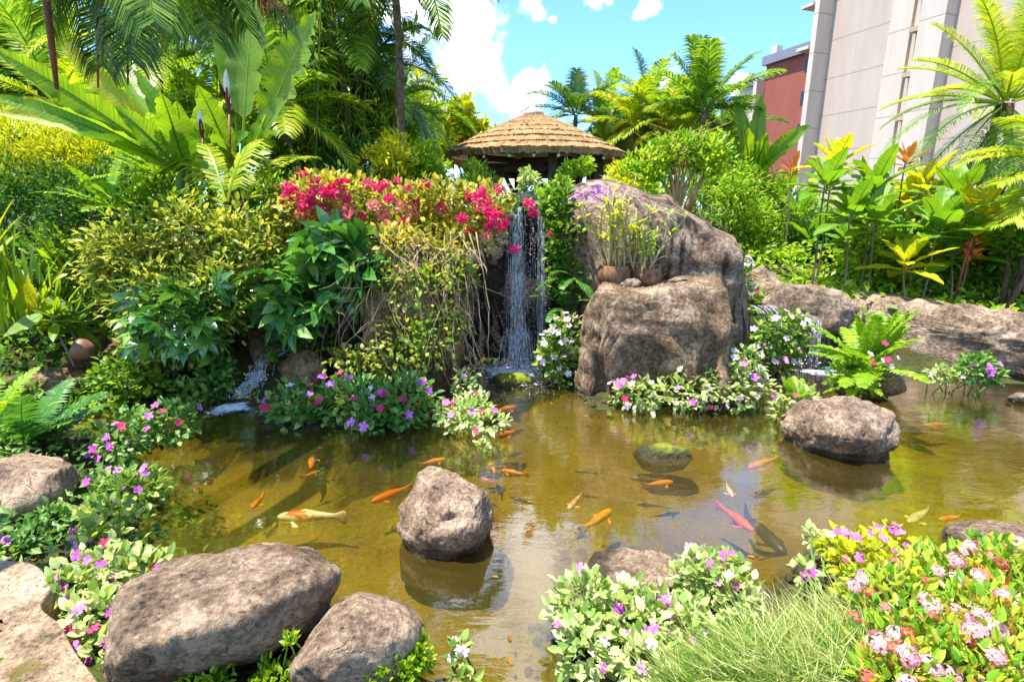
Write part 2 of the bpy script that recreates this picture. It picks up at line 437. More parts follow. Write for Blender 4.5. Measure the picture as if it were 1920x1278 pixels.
def cloud(mb, blobs, n, size, T, up=.3, out_=.8, jit=.7, var=.35, shell=.55, lump=.5, seed=None, flat=1.0):
    seed = int(R.integers(1e6)) if seed is None else seed
    vol = np.array([b[1][0] * b[1][2] for b in blobs]); cnt = np.maximum(3, (n * vol / vol.sum())).astype(int)
    for bi, ((c, r), k) in enumerate(zip(blobs, cnt)):
        d = rdir(k); rr = 1 - shell * R.random(k) ** 1.4
        rr *= (1 - lump / 2) + lump * vnoise(d * 2.4 + bi * 7.1 + 50, seed) + .25 * (vnoise(d * 6 + 90, seed + 3) - .5)
        pos = np.asarray(c) + d * np.asarray(r) * rr[:, None]
        dd = nrm(d / np.maximum(np.asarray(r), .05) * min(r))
        dr = out_ * dd + np.array([0, 0, up]) + jit * R.normal(size=(k, 3)) * .6
        ups = np.array([0, 0, flat]) + dd * .6 + R.normal(size=(k, 3)) * .45
        X, Y, Z = frames(dr, ups)
        mb.inst(T, pos, X, Y, Z, size * (1 + var * (R.random(k) * 2 - 1)))


# ------------------------------------------------------------------ terrain
POND_PX = [(100, 765), (190, 850), (275, 930), (250, 1010), (230, 1100), (330, 1190), (520, 1235), (700, 1300), (800, 1330), (1040, 1320), (1030, 1180),
           (1200, 1130), (1430, 1120), (1500, 1060), (1570, 1015), (1760, 1020), (1930, 1005), (2350, 1010), (2350, 725), (1920, 722), (1720, 707), (1490, 690),
           (1395, 745), (1120, 770), (1060, 720), (1015, 680), (880, 680), (835, 765), (760, 800), (500, 806), (470, 765), (420, 752), (370, 765), (180, 745), (130, 748)]
POND = np.array([P(*p)[:2] for p in POND_PX])


def sdist(x, y):
    p = np.stack([x, y], -1); dmin = np.full(x.shape, 1e9); ins = np.zeros(x.shape, bool)
    for i in range(len(POND)):
        a, b = POND[i], POND[(i + 1) % len(POND)]; e = b - a
        t = np.clip(((p - a) @ e) / (e @ e), 0, 1); q = a + t[..., None] * e
        dmin = np.minimum(dmin, np.hypot(*(np.moveaxis(p - q, -1, 0))))
        c = (a[1] > y) != (b[1] > y)
        with np.errstate(divide='ignore', invalid='ignore'):
            ins ^= c & (x < (b[0] - a[0]) * (y - a[1]) / (b[1] - a[1] + 1e-12) + a[0])
    return np.where(ins, -dmin, dmin)


def sstep(a, b, x):
    t = np.clip((x - a) / (b - a), 0, 1); return t * t * (3 - 2 * t)


CTRL = np.array([(-1, 8, 1.5), (.3, 8, 1.5), (1.5, 8, 1.4), (2.4, 7.6, 1.1), (-2.4, 7.5, 1.2), (-3.6, 7, .8), (-6, 7, .6), (-4, 4, .32), (-2.5, 2, .2), (0, 0, .25), (2, 1, .22),
                 (4, 2, .22), (3.2, 7, .42), (4.5, 7, .48), (6, 7, .5), (5, 10, .9), (8, 10, .9), (0, 13, 1.1), (-6, 13, 1.1), (8, 14, 1.0), (-5, 0, .3), (5, -1, .3),
                 (0, 40, 1), (40, 40, 1), (-40, 40, 1), (0, -20, .3), (30, 0, .5), (-30, 0, .5), (0, 10, 1.4), (-9, 9, .9),
                 (-2.0, 5.2, .12), (-1.4, 5.5, .2), (-3, 5.4, .1), (-.9, 5.3, .2), (-2.3, 6, .4), (-1.7, 6.1, .5), (-2.9, 6.1, .4), (-3.8, 5.2, .12), (-2.2, 6.6, .75), (-1.4, 6.7, .9), (-3.3, 6.6, .5), (-1.6, 4.9, .1), (-2.4, 4.9, .08),
                 (3.0, 5.6, .05), (3.8, 5.7, .05), (4.6, 5.75, .05), (5.6, 5.8, .05), (6.8, 5.8, .05), (3.2, 6.1, .15), (4.2, 6.2, .2), (5.4, 6.3, .25), (2.7, 5.9, .05)])


def gz(x, y):
    x = np.asarray(x, float); y = np.asarray(y, float); sh = x.shape
    x, y = np.atleast_1d(x), np.atleast_1d(y)
    d2 = (x[..., None] - CTRL[:, 0]) ** 2 + (y[..., None] - CTRL[:, 1]) ** 2 + .05
    w = 1 / d2 ** 1.6; tz = (w * CTRL[:, 2]).sum(-1) / w.sum(-1)
    d = sdist(x, y)
    p3 = np.stack([x * 1.3, y * 1.3, x * 0], -1)
    z = np.where(d > 0, tz * sstep(-.05, .85, d) + .05 * fbm(p3, 3, 5) * sstep(0, .4, d), -.30 * sstep(0, .5, -d) - .02 + .03 * fbm(p3 * 2, 3, 6) * sstep(.1, .5, -d))
    return z.reshape(sh) if sh else float(z[0])


def axis(lo, hi, step, far):
    a = np.arange(lo, hi + step / 2, step); g = [0.0]; s = step
    while g[-1] < far: s *= 1.25; g.append(g[-1] + s)
    g = np.array(g[1:]); return np.concatenate([lo - g[::-1], a, hi + g])


ax, ay = axis(-7, 8, .07, 450), axis(.2, 10.5, .07, 450)
GX, GY = np.meshgrid(ax, ay, indexing='ij')
mb = MB(); mb.grid(np.stack([GX, GY, gz(GX, GY)], -1)[::-1].reshape(-1, 3), len(ax), len(ay))
m, nt = newmat('garden_soil')
co = nd(nt, 'ShaderNodeTexCoord').outputs['Object']
n1 = nd(nt, 'ShaderNodeTexNoise', {'Vector': co, 'Scale': 2.5, 'Detail': 8.0, 'Roughness': .7}).outputs[0]
n2 = nd(nt, 'ShaderNodeTexNoise', {'Vector': co, 'Scale': 40.0, 'Detail': 4.0, 'Roughness': .7}).outputs[0]
soil = ramp(nt, mth(nt, 'ADD', mth(nt, 'MULTIPLY', n1, .6), mth(nt, 'MULTIPLY', n2, .4)), [(.35, (.018, .016, .008)), (.5, (.05, .05, .016)), (.65, (.06, .10, .016))])
zz = nd(nt, 'ShaderNodeSeparateXYZ', {0: co}).outputs[2]
n0 = nd(nt, 'ShaderNodeTexNoise', {'Vector': co, 'Scale': .9, 'Detail': 3.0}).outputs[0]
silt = ramp(nt, mth(nt, 'ADD', mth(nt, 'ADD', mth(nt, 'MULTIPLY', n1, .35), mth(nt, 'MULTIPLY', n2, .35)), mth(nt, 'MULTIPLY', n0, .3)), [(.34, (.05, .036, .006)), (.47, (.165, .12, .014)), (.68, (.31, .22, .04))])
gc = mixc(nt, ramp(nt, mth(nt, 'ADD', zz, .5), [(.44, 0.0), (.5, 1.0)]), silt, soil)
bp = nd(nt, 'ShaderNodeBump', {'Height': n2, 'Strength': .6, 'Distance': .02})
out(nt, nd(nt, 'ShaderNodeBsdfPrincipled', {'Base Color': gc, 'Roughness': .95, 'Specular IOR Level': .1, 'Normal': bp.outputs[0]}).outputs[0])
o = mb.obj('ground', m, None, True); o['kind'] = 'structure'

# pond water: one sheet at z = 0
m, nt = newmat('pond_water')
co = nd(nt, 'ShaderNodeTexCoord').outputs['Object']
mp = nd(nt, 'ShaderNodeMapping', {0: co, 'Rotation': (0, 0, rad(-22)), 'Scale': (1.0, 2.6, 1)}).outputs[0]
w1 = nd(nt, 'ShaderNodeTexNoise', {'Vector': mp, 'Scale': 3.0, 'Detail': 4.0, 'Roughness': .55, 'Distortion': .6}).outputs[0]
w2 = nd(nt, 'ShaderNodeTexNoise', {'Vector': mp, 'Scale': 22.0, 'Detail': 3.0, 'Roughness': .6}).outputs[0]
sx = nd(nt, 'ShaderNodeSeparateXYZ', {0: co})
agit = nd(nt, 'ShaderNodeMapRange', {'Value': sx.outputs[1], 'From Min': 3.0, 'From Max': 6.0, 'To Min': .10, 'To Max': .55}).outputs[0]
hgt = mth(nt, 'ADD', w1, mth(nt, 'MULTIPLY', w2, mth(nt, 'MULTIPLY', agit, .35)))
bp = nd(nt, 'ShaderNodeBump', {'Height': hgt, 'Strength': mth(nt, 'MULTIPLY', agit, .7), 'Distance': .03})
fr = nd(nt, 'ShaderNodeFresnel', {'IOR': 1.33, 'Normal': bp.outputs[0]}).outputs[0]
tr = nd(nt, 'ShaderNodeBsdfTransparent', {'Color': (.86, .80, .50, 1)})
df = nd(nt, 'ShaderNodeBsdfDiffuse', {'Color': (.10, .076, .012, 1)})
body = nd(nt, 'ShaderNodeMixShader', {0: .24, 1: tr.outputs[0], 2: df.outputs[0]})
gl = nd(nt, 'ShaderNodeBsdfGlossy', {'Color': (1, 1, 1, 1), 'Roughness': .02, 'Normal': bp.outputs[0]})
out(nt, nd(nt, 'ShaderNodeMixShader', {0: mth(nt, 'MULTIPLY', fr, 3.4, clamp=True), 1: body.outputs[0], 2: gl.outputs[0]}).outputs[0])
mb = MB(); mb.grid(np.array([[x, y, 0.0] for x in np.linspace(9, -5.2, 30) for y in np.linspace(1.2, 6.7, 20)]), 30, 20)
mb.obj('pond_water', m, None, True)['kind'] = 'structure'

# ------------------------------------------------------------------ rocks
bm = bmesh.new(); bmesh.ops.create_icosphere(bm, subdivisions=6, radius=1)
ICO_V = np.array([v.co[:] for v in bm.verts]); ICO_F = np.array([[v.index for v in f.verts] for f in bm.faces]); bm.free()
bm = bmesh.new(); bmesh.ops.create_icosphere(bm, subdivisions=1, radius=1)
ICO1 = (np.array([v.co[:] for v in bm.verts]), [[[v.index for v in f.verts] for f in bm.faces]]); bm.free()


def boulder(name, label, cat, outline, Y, depth, mat, seed=0, rough=.06, freq=2.2, e=.7, group=None, shape=None, vertical=False, pit=.5, base=None, chop=9):
    o_ = np.array(outline, float)
    oc = (o_.max(0) + o_.min(0)) / 2; C = D(oc[0], oc[1], Y); w = nrm(C - CAM)
    if vertical: w = nrm(w * np.array([1, 1, 0]))
    rx = nrm(np.cross(w, [0, 0, 1])); up = np.cross(rx, w)
    uv = []
    for px, py in o_:
        r = ray(px, py); t = ((C - CAM) @ w) / (r @ w); q = CAM + r * t - C; uv.append((q @ rx, q @ up))
    uv = np.array(uv + uv[:1]); k = np.linspace(0, 1, 40, endpoint=False)
    dense = np.concatenate([uv[i] + (uv[i + 1] - uv[i]) * k[:, None] for i in range(len(uv) - 1)])
    th = np.arctan2(dense[:, 1], dense[:, 0]); rr = np.hypot(dense[:, 0], dense[:, 1]); s = np.argsort(th)
    th, rr = th[s], rr[s]
    tq = np.linspace(-math.pi, math.pi, 181); rq = np.interp(tq, th, rr, period=2 * math.pi)
    for _ in range(2): rq[:-1] = (np.roll(rq[:-1], 1) + 2 * rq[:-1] + np.roll(rq[:-1], -1)) / 4
    rq[-1] = rq[0]
    a, b, c = ICO_V.T; h = np.hypot(a, b) + 1e-9; ang = np.arctan2(b, a)
    rad_ = np.interp(ang, tq, rq) * h ** e
    dep = np.sign(c) * np.abs(c) ** e * depth
    V = (np.cos(ang) * rad_)[:, None] * rx + (np.sin(ang) * rad_)[:, None] * up + dep[:, None] * w
    S = np.mean(rq)
    rg = np.random.default_rng(seed + 7)   # flat broken faces
    for k in range(chop):
        pn = nrm(rg.normal(size=3)); sup = V @ pn; dcut = sup.max() * (.74 + .16 * rg.random()); ex = np.maximum(sup - dcut, 0); V = V - pn * (ex * .82)[:, None]
    q = V / S * freq + seed * 13.7
    n = nrm(V / np.array([1, 1, 1]))
    rid = 1 - np.abs(fbm(q * 1.1, 4, seed + 9))
    V = V + n * (S * rough * 1.45 * (1.6 * fbm(q, 6, seed) + .9 * (rid - .8) - pit * np.clip(vnoise(q * 4, seed + 4) - .66, 0, 1) * 2.2 - .8 * np.clip(vnoise(q * 9, seed + 5) - .7, 0, 1)))[:, None]
    if shape is not None: V = shape(V, rx, up, w, S)
    V = V + C
    if base is not None:   # a stone standing in water keeps its girth down to the bed
        z0 = base + .02; hx, hy = V[:, 0] - C[0], V[:, 1] - C[1]; an = np.arctan2(hy, hx); hr = np.hypot(hx, hy)
        band = np.abs(V[:, 2] - z0) < .05 * max(1, S / .3); bi = ((an + math.pi) / (2 * math.pi) * 36).astype(int) % 36
        Rm = np.array([hr[band & (bi == k)].max() if (band & (bi == k)).any() else np.nan for k in range(36)])
        ok = ~np.isnan(Rm)
        if ok.sum() > 4:
            Rm = np.interp(np.arange(36), np.arange(36)[ok], Rm[ok], period=36); Rm = (np.roll(Rm, 1) + Rm * 2 + np.roll(Rm, -1)) / 4
            rr_ = np.interp(an, -math.pi + (np.arange(36) + .5) * 2 * math.pi / 36, Rm, period=2 * math.pi)
            lowm = V[:, 2] < z0; f = np.where(lowm, np.clip((z0 - V[:, 2]) / .06, 0, 1), 0)
            core = np.clip(hr / np.maximum(rr_, 1e-6), 0, 1)
            tgt = np.where(core > .35, rr_, hr); nr = hr + (tgt - hr) * f; kx = nr / np.maximum(hr, 1e-6)
            V[:, 0] = C[0] + hx * kx; V[:, 1] = C[1] + hy * kx
            V[:, 2] = np.where(lowm, np.maximum(z0 - (z0 - V[:, 2]) * 1.6, base - .38), V[:, 2])
    mb = MB(); mb.add(V, ICO_F)
    return solo(mb, name, mat, label, cat, C, group, None, True)


GB = 'boulders in and around the pond'


def dent(u, v, ru, rv, dp):
    def f(V, rx, up, w, S):
        x, y, d = V @ rx, V @ up, V @ w
        k = np.exp(-(((x / S - u) / ru) ** 2 + ((y / S - v) / rv) ** 2) ** 1.5) * (d < 0.2 * S)
        return V + w * (k * dp * S)[:, None]
    return f


def ridge(v0, k):
    def f(V, rx, up, w, S):
        v = V @ up; r = k * np.sqrt((v - v0 * S) ** 2 + (.12 * S) ** 2)
        return V + w * (r - r.mean())[:, None]
    return f


def flat(k):
    def f(V, rx, up, w, S):
        z = V[:, 2]; ex = np.maximum(z - z.max() * k, 0); V = V.copy(); V[:, 2] -= ex * .8
        return V
    return f


def dents(*a):
    fs = [x if callable(x) else dent(*x) for x in a]

    def f(V, rx, up, w, S):
        for g in fs: V = g(V, rx, up, w, S)  # each shaper in turn
        return V
    return f


boulder('boulder', 'large flat topped rock with a shallow hollow and rusty moss at the pond edge', 'boulder',
        [(226, 1125), (246, 1088), (304, 1056), (400, 1036), (450, 1024), (536, 1021), (582, 1031), (596, 1054), (615, 1078), (618, 1112), (602, 1150), (590, 1190), (540, 1225), (450, 1245), (370, 1270), (300, 1300), (225, 1300), (222, 1200)],
        2.02, .42, RK_BIG, 3, .05, 2.2, .62, GB, dents((-.5, .28, .3, .12, .14), (.05, .2, .08, .12, .09), (.0, .42, .7, .03, .05), ridge(.06, 1.0), flat(.84)), chop=5)
boulder('boulder', 'pinkish wedge shaped rock leaning beside the large flat topped rock', 'boulder',
        [(545, 1250), (580, 1200), (620, 1140), (675, 1103), (720, 1118), (760, 1130), (785, 1165), (790, 1200), (780, 1290), (700, 1320), (560, 1320)], 1.86, .3, RK_PINK, 5, .05, 2.0, .75, GB, ridge(.0, .6))
boulder('boulder', 'rounded pale rock standing alone in the middle of the water', 'boulder',
        [(748, 990), (752, 950), (775, 915), (785, 885), (810, 870), (850, 868), (885, 885), (912, 915), (921, 950), (915, 1000), (890, 1030), (840, 1050), (780, 1045)], 2.86, .26, RK_PINK, 8, .06, 2.3, .75, GB, dents((.15, -.15, .2, .12, .16), ridge(-.35, .6)), base=0)
boulder('boulder', 'broad grey pitted rock in the water in front of the fern', 'boulder',
        [(1462, 800), (1475, 770), (1510, 750), (1580, 744), (1630, 750), (1668, 770), (1682, 800), (1675, 840), (1640, 862), (1570, 862), (1500, 845)], 4.15, .42, RK_GREY, 12, .07, 2.6, .75, GB, ridge(-.15, .5), base=0)
boulder('boulder', 'grey rock half hidden behind flowering impatiens at the front bank', 'boulder',
        [(1095, 1070), (1120, 1035), (1160, 1025), (1220, 1030), (1265, 1045), (1290, 1075), (1290, 1130), (1200, 1150), (1110, 1140)], 2.5, .25, RK_GREY, 15, .05, 2.2, .65, GB, ridge(-.2, .7), base=0)
boulder('boulder', 'low pale rock at the water edge behind the ixora bush', 'boulder',
        [(1765, 1000), (1780, 980), (1830, 974), (1900, 980), (1960, 995), (1990, 1040), (1900, 1070), (1790, 1050)], 2.75, .28, RK_GREY, 18, .05, 2.2, .7, GB, ridge(-.2, .7), base=0)
boulder('boulder', 'brown streaked rock on the bank below the dark fern', 'boulder',
        [(-60, 880), (0, 855), (60, 845), (115, 855), (145, 890), (135, 940), (90, 985), (20, 1030), (-60, 1040)], 3.05, .4, RK_PINK, 22, .06, 2.0, .7, GB, ridge(.0, .6))
boulder('boulder', 'tall weathered boulder with dark drip streaks sloping behind the orchid pots', 'boulder',
        [(1065, 356), (1090, 341), (1130, 336), (1165, 347), (1210, 368), (1262, 378), (1300, 400), (1345, 430), (1378, 440), (1392, 470), (1391, 640), (1390, 760), (1100, 760), (1060, 560), (1055, 420)],
        6.55, .8, RK_BOULD, 31, .045, 2.6, .5, GB, dents((.35, -.05, .16, .5, .1), (-.1, .1, .2, .2, .07)), True, .3, chop=3)
boulder('boulder', 'blocky carved boulder carrying the two orchid pots', 'boulder',
        [(1088, 760), (1094, 620), (1112, 560), (1128, 528), (1200, 534), (1260, 527), (1310, 530), (1356, 530), (1364, 600), (1362, 720), (1356, 812), (1180, 812), (1080, 805)],
        5.55, .62, RK_FRONT, 35, .05, 2.8, .27, GB, dents((.1, -.3, .62, .16, .24), (-.1, .33, .45, .07, .12), (.2, .1, .5, .05, .06), (.62, .1, .09, .6, .14), (-.55, -.2, .07, .6, .12)), True, .3, chop=2)
boulder('boulder', 'flat yellow mossed rock just under the water surface', 'boulder',
        [(1180, 830), (1200, 812), (1245, 806), (1290, 815), (1302, 835), (1285, 856), (1230, 864), (1190, 850)], 3.98, .2, RK_MOSS, 41, .05, 2.2, .7, GB).location.z -= .11
boulder('boulder', 'small mossy stone in the foam under the waterfall', 'boulder',
        [(915, 712), (935, 700), (975, 698), (1008, 708), (1000, 726), (950, 732), (920, 726)], 5.7, .16, RK_MOSS, 43, .06, 2.4, .8, GB)
boulder('boulder', 'dark round stone beside the narrow mossy cascade', 'boulder',
        [(520, 690), (535, 665), (575, 655), (610, 670), (625, 700), (610, 730), (540, 735)], 5.35, .25, RK_BROWN, 46, .07, 2.2, .8, GB)
boulder('boulder', 'low dark rock ledge overhanging the shallow inlet', 'boulder',
        [(-40, 720), (30, 705), (90, 690), (160, 684), (205, 700), (200, 745), (120, 755), (40, 760), (-40, 770)], 5.05, .35, RK_BROWN, 48, .1, 2.2, .7, GB)
boulder('boulder', 'wet islet stone under the yellow green fern', 'boulder',
        [(1560, 720), (1600, 690), (1660, 680), (1692, 705), (1698, 735), (1640, 750), (1575, 748)], 5.2, .28, RK_BROWN, 51, .08, 2.4, .75, GB, base=0)
boulder('boulder', 'tiny white stone breaking the water near the long wall', 'boulder',
        [(1882, 742), (1900, 735), (1935, 737), (1945, 752), (1900, 757)], 5.05, .1, RK_WALL, 53, .05, 2, .8, GB)
boulder('boulder', 'pale stone wedged between path and flat topped rock', 'boulder',
        [(170, 1300), (190, 1255), (220, 1245), (250, 1262), (262, 1320), (180, 1330)], 1.78, .14, RK_PINK, 55, .05, 2, .7, GB)
boulder('boulder', 'sunlit pale boulder where the long wall begins', 'boulder',
        [(1390, 545), (1400, 512), (1430, 500), (1455, 515), (1475, 540), (1470, 580), (1400, 590)], 7.3, .3, RK_WALL, 57, .06, 2, .7, GB)
boulder('boulder', 'low stone bridging the pale boulder and the long wall', 'boulder',
        [(1430, 565), (1460, 532), (1520, 534), (1580, 546), (1610, 580), (1580, 625), (1440, 620)], 6.55, .38, RK_WALL, 58, .05, 2, .5, GB, chop=2)
boulder('rock_wall', 'long low rock wall with leaf shadows running along the pond', 'rock wall',
        [(1500, 590), (1524, 549), (1600, 545), (1700, 560), (1800, 572), (1920, 592), (2080, 615), (2250, 650), (2250, 760), (2000, 745), (1850, 725), (1700, 720), (1610, 700), (1555, 640)],
        6.15, .42, RK_WALL, 61, .055, 5.0, .6, None, None, True, .4, chop=3)
boulder('cliff_rock', 'brown stone pillar under the hanging bougainvillea twigs', 'rock',
        [(690, 500), (730, 480), (800, 465), (870, 470), (884, 530), (872, 620), (850, 700), (835, 790), (760, 800), (700, 760), (690, 640)], 5.75, .6, RK_BROWN, 64, .07, 3.0, .5, 'rocks around the waterfall', dents((.1, -.25, .3, .12, .12), (-.1, .3, .4, .15, .08)), True)
boulder('cliff_rock', 'black wet rock face behind the falling water', 'rock',
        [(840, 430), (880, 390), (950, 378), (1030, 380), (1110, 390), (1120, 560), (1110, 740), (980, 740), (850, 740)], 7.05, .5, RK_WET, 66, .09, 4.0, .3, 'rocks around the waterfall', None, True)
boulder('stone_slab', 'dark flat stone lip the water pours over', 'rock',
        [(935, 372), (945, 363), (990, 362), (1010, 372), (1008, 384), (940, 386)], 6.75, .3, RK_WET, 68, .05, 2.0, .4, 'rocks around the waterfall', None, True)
boulder('rock_bank', 'dark rocky bank behind the broad leaved plants and cascade', 'rock',
        [(430, 520), (500, 470), (620, 450), (720, 470), (730, 600), (720, 780), (600, 790), (470, 740), (420, 650)], 6.2, .5, RK_BROWN, 70, .09, 3.0, .5, 'rocks around the waterfall', None, True)
boulder('rock_bank', 'shaded rock bank under the variegated shrub', 'rock',
        [(60, 690), (150, 640), (300, 620), (440, 640), (480, 700), (460, 760), (300, 760), (150, 750), (70, 740)], 6.0, .5, RK_BROWN, 72, .09, 3.0, .5, 'rocks around the waterfall', None, True)
boulder('rock_ledge', 'flat stone ledge feeding the small side fall', 'rock',
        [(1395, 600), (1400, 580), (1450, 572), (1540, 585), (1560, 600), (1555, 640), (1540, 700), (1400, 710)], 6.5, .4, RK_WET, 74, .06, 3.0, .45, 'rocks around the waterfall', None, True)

# stone path at the near corner
pts = [P(x, y, .22) for x, y in ((-420, 1045), (-60, 1040), (70, 1050), (110, 1090), (80, 1140), (130, 1180), (155, 1230), (200, 1290), (260, 1420), (-420, 1420))]
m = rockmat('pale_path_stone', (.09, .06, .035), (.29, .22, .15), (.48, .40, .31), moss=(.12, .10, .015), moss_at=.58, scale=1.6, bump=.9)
c0 = np.mean(pts, 0); mb = MB(); rings = []
pp = np.array(pts); kk = np.linspace(0, 1, 12, endpoint=False)
per = np.concatenate([pp[i] + (pp[(i + 1) % len(pp)] - pp[i]) * kk[:, None] for i in range(len(pp))])
_rn = np.ones((len(per), 1)) + .05 * fbm(per * 3, 3, 8)[:, None]
for _ in range(6): per = (np.roll(per, 1, 0) + per * 2 + np.roll(per, -1, 0)) / 4
per = c0 + (per - c0) * _rn
for t in np.linspace(.02, 1, 40): rings.append(c0 + (per - c0) * t)
V = np.array(rings); V[..., 2] = .235 + .02 * fbm(V * 2.5, 4, 3) - .10 * sstep(.9, 1, np.linspace(.02, 1, 40))[:, None]
V = np.concatenate([V, V[-1:] - np.array([0, 0, .2])])
mb.grid(V.reshape(-1, 3), len(V), len(per), True)
mb.obj('stone_path', m, None, True)['kind'] = 'structure'

# ------------------------------------------------------------------ hotel buildings beyond the garden
def wallmat(name, c, off, floor=2.8, joint=.035, jcol=.45):
    m, nt = newmat(name)
    co = nd(nt, 'ShaderNodeTexCoord').outputs['Object']
    nz = nd(nt, 'ShaderNodeTexNoise', {'Vector': nd(nt, 'ShaderNodeMapping', {0: co, 'Scale': (1, 1, .15)}).outputs[0], 'Scale': 1.2, 'Detail': 6.0, 'Roughness': .6}).outputs[0]
    cc = ramp(nt, nz, [(.3, tuple(x * .9 for x in c)), (.7, tuple(x * 1.07 for x in c))])
    z = nd(nt, 'ShaderNodeSeparateXYZ', {0: co}).outputs[2]
    fr_ = mth(nt, 'FRACT', mth(nt, 'DIVIDE', mth(nt, 'ADD', z, off), floor))
    j = mth(nt, 'LESS_THAN', fr_, joint)
    cc = mixc(nt, j, cc, tuple(x * jcol for x in c))
    out(nt, nd(nt, 'ShaderNodeBsdfPrincipled', {'Base Color': cc, 'Roughness': .85, 'Specular IOR Level': .2}).outputs[0])
    return m


M_WALL = wallmat('beige_render', (.50, .40, .325), .3, 2.8, .03, .68)
M_WALL2 = wallmat('cream_render', (.585, .485, .395), 1.2, 2.8, .03, .65)
M_RED = wallmat('red_render', (.31, .095, .065), .6, 3.1, .015, .8)
M_FASC = plain('grey_fascia', (.20, .21, .25), .6, var=.1)
M_GLASSB = plain('blue_balcony_glass', (.02, .25, .5), .15, .6)
M_WIN = plain('dark_window_glass', (.02, .02, .022), .1, .6)
M_SILL = plain('white_sill', (.6, .55, .5), .7, var=.08)
EV, NV = np.array([.33, -.944, 0]), np.array([-.944, -.33, 0])


def basis(O):
    O = np.array([O[0], O[1], 0.0])
    return lambda V: O + V[:, :1] * EV + V[:, 1:2] * NV + V[:, 2:] * np.array([0, 0, 1.])


def part(name, mat, parent, M, *boxes):
    mb = MB()
    for lo, hi in boxes: mb.box(lo, hi, M)
    return mb.obj(name, mat, parent)


O = D(1540, 200, 47); M = basis(O)
tw = thing('hotel_tower', 'tall beige hotel tower with cream vertical bands toned as sunlit behind the palm', 'building', (O[0], O[1], 1))
part('wall', M_WALL, tw, M, ((0, -12, 0), (5.2, 0, 34)), ((9.4, -12, 0), (40, 0, 34)))
part('sunlit_cream_band', M_WALL2, tw, M, ((-.45, -12, 0), (-.002, 1.5, 34)))  # lighter than the walls: sun on the near faces put into the colour
part('sunlit_cream_band', M_WALL2, tw, M, ((5.202, -12, 0), (6.75, .35, 34)))
part('sunlit_cream_band', M_WALL2, tw, M, ((6.752, -12, 0), (7.75, .1, 34)))
part('sunlit_cream_band', M_WALL2, tw, M, ((7.752, -12, 0), (9.398, 1.0, 34)))
for k in range(11):
    part('stair_ledge', plain('tan_concrete', (.45, .34, .22), .8) if k == 0 else bpy.data.materials['tan_concrete'], tw, M, ((7.0, .1, 2.2 + 2.8 * k), (7.75, .8, 2.5 + 2.8 * k)))
for k, z in enumerate((14.2, 17.3, 20.4)):
    b = part('balcony', M_WALL2, tw, M, ((-1.6, -2, z), (-.452, 1.7, z + .25)))
    part('balcony_glass', M_GLASSB, b, M, ((-1.6, 1.62, z + .25), (-.46, 1.68, z + 1.25)))
part('roof', M_FASC, tw, M, ((-.8, -12.3, 34), (40.4, 1.8, 34.8)))


def block(O, label, s1, zt, wm, wins, fin=True, fasc=.9):
    M = basis(O)
    b = thing('hotel_block', label, 'building', (O[0], O[1], 1), 'stepped hotel blocks beside the tower')
    part('wall', wm, b, M, ((-s1, -10, 0), (0, 0, zt - fasc)))
    part('roof', M_FASC, b, M, ((-s1 - .3, -10, zt - fasc), (.2, .45, zt)))
    if fin: part('sunlit_cream_band', M_WALL2, b, M, ((-s1 - .5, -10, 0), (-s1 - .002, 1.1, zt - fasc - 1.4)))
    part('roof_vent', M_SILL, b, M, ((-s1 + .6, -.6, zt + .003), (-s1 + 1.4, .2, zt + .8)))
    for s, z in wins:
        f = part('window', M_WIN, b, M, ((s - 1.7, -.3, z), (s - .5, .012, z + 1.3)))
        part('sill', M_SILL, f, M, ((s - 1.8, -.1, z - .22), (s - .4, .12, z - .003)))
    return b


Ob = D(1524, 150, 58)
block(Ob, 'red painted hotel block with grey roof edge beside the beige tower', 6.4, 17.9, M_RED, [(.45, z) for z in (15.2, 12.1, 9.0, 5.9, 2.8)])
Oc = D(1436, 150, 72)
block(Oc, 'beige hotel block stepping back from the red painted block', 4.2, 17.9, M_WALL2, [(0.2, z) for z in (14.2, 11.1, 8.0, 4.9)])
Od = D(1408, 190, 86)
block(Od, 'farthest low beige hotel block at the end of the row', 5, 17.6, M_WALL, [(0, z) for z in (13.6, 10.5, 7.4)], False)

# ------------------------------------------------------------------ thatched gazebo
GC = np.array([D(1000, 290, 13)[0], 13.0, 1.1])
gzb = thing('gazebo', 'round thatched gazebo on dark posts above the waterfall', 'gazebo', GC)
m, nt = newmat('roof_thatch')
co = nd(nt, 'ShaderNodeTexCoord').outputs['Object']
xyz = nd(nt, 'ShaderNodeSeparateXYZ', {0: co})
an = mth(nt, 'ARCTAN2', xyz.outputs[1], xyz.outputs[0])
cv = nd(nt, 'ShaderNodeCombineXYZ', {0: mth(nt, 'MULTIPLY', an, 45.0), 1: mth(nt, 'MULTIPLY', xyz.outputs[2], 5.0), 2: 0.0}).outputs[0]
n1 = nd(nt, 'ShaderNodeTexNoise', {'Vector': cv, 'Scale': 1.6, 'Detail': 6.0, 'Roughness': .75}).outputs[0]
n2 = nd(nt, 'ShaderNodeTexNoise', {'Vector': co, 'Scale': 4.0, 'Detail': 5.0}).outputs[0]
cc = ramp(nt, mth(nt, 'ADD', mth(nt, 'MULTIPLY', n1, .7), mth(nt, 'MULTIPLY', n2, .3)), [(.3, (.05, .03, .016)), (.46, (.24, .14, .06)), (.57, (.45, .28, .125)), (.72, (.64, .45, .23))])
bp = nd(nt, 'ShaderNodeBump', {'Height': n1, 'Strength': 1.0, 'Distance': .03})
out(nt, nd(nt, 'ShaderNodeBsdfPrincipled', {'Base Color': cc, 'Roughness': .9, 'Specular IOR Level': .1, 'Normal': bp.outputs[0]}).outputs[0])
THATCH = m
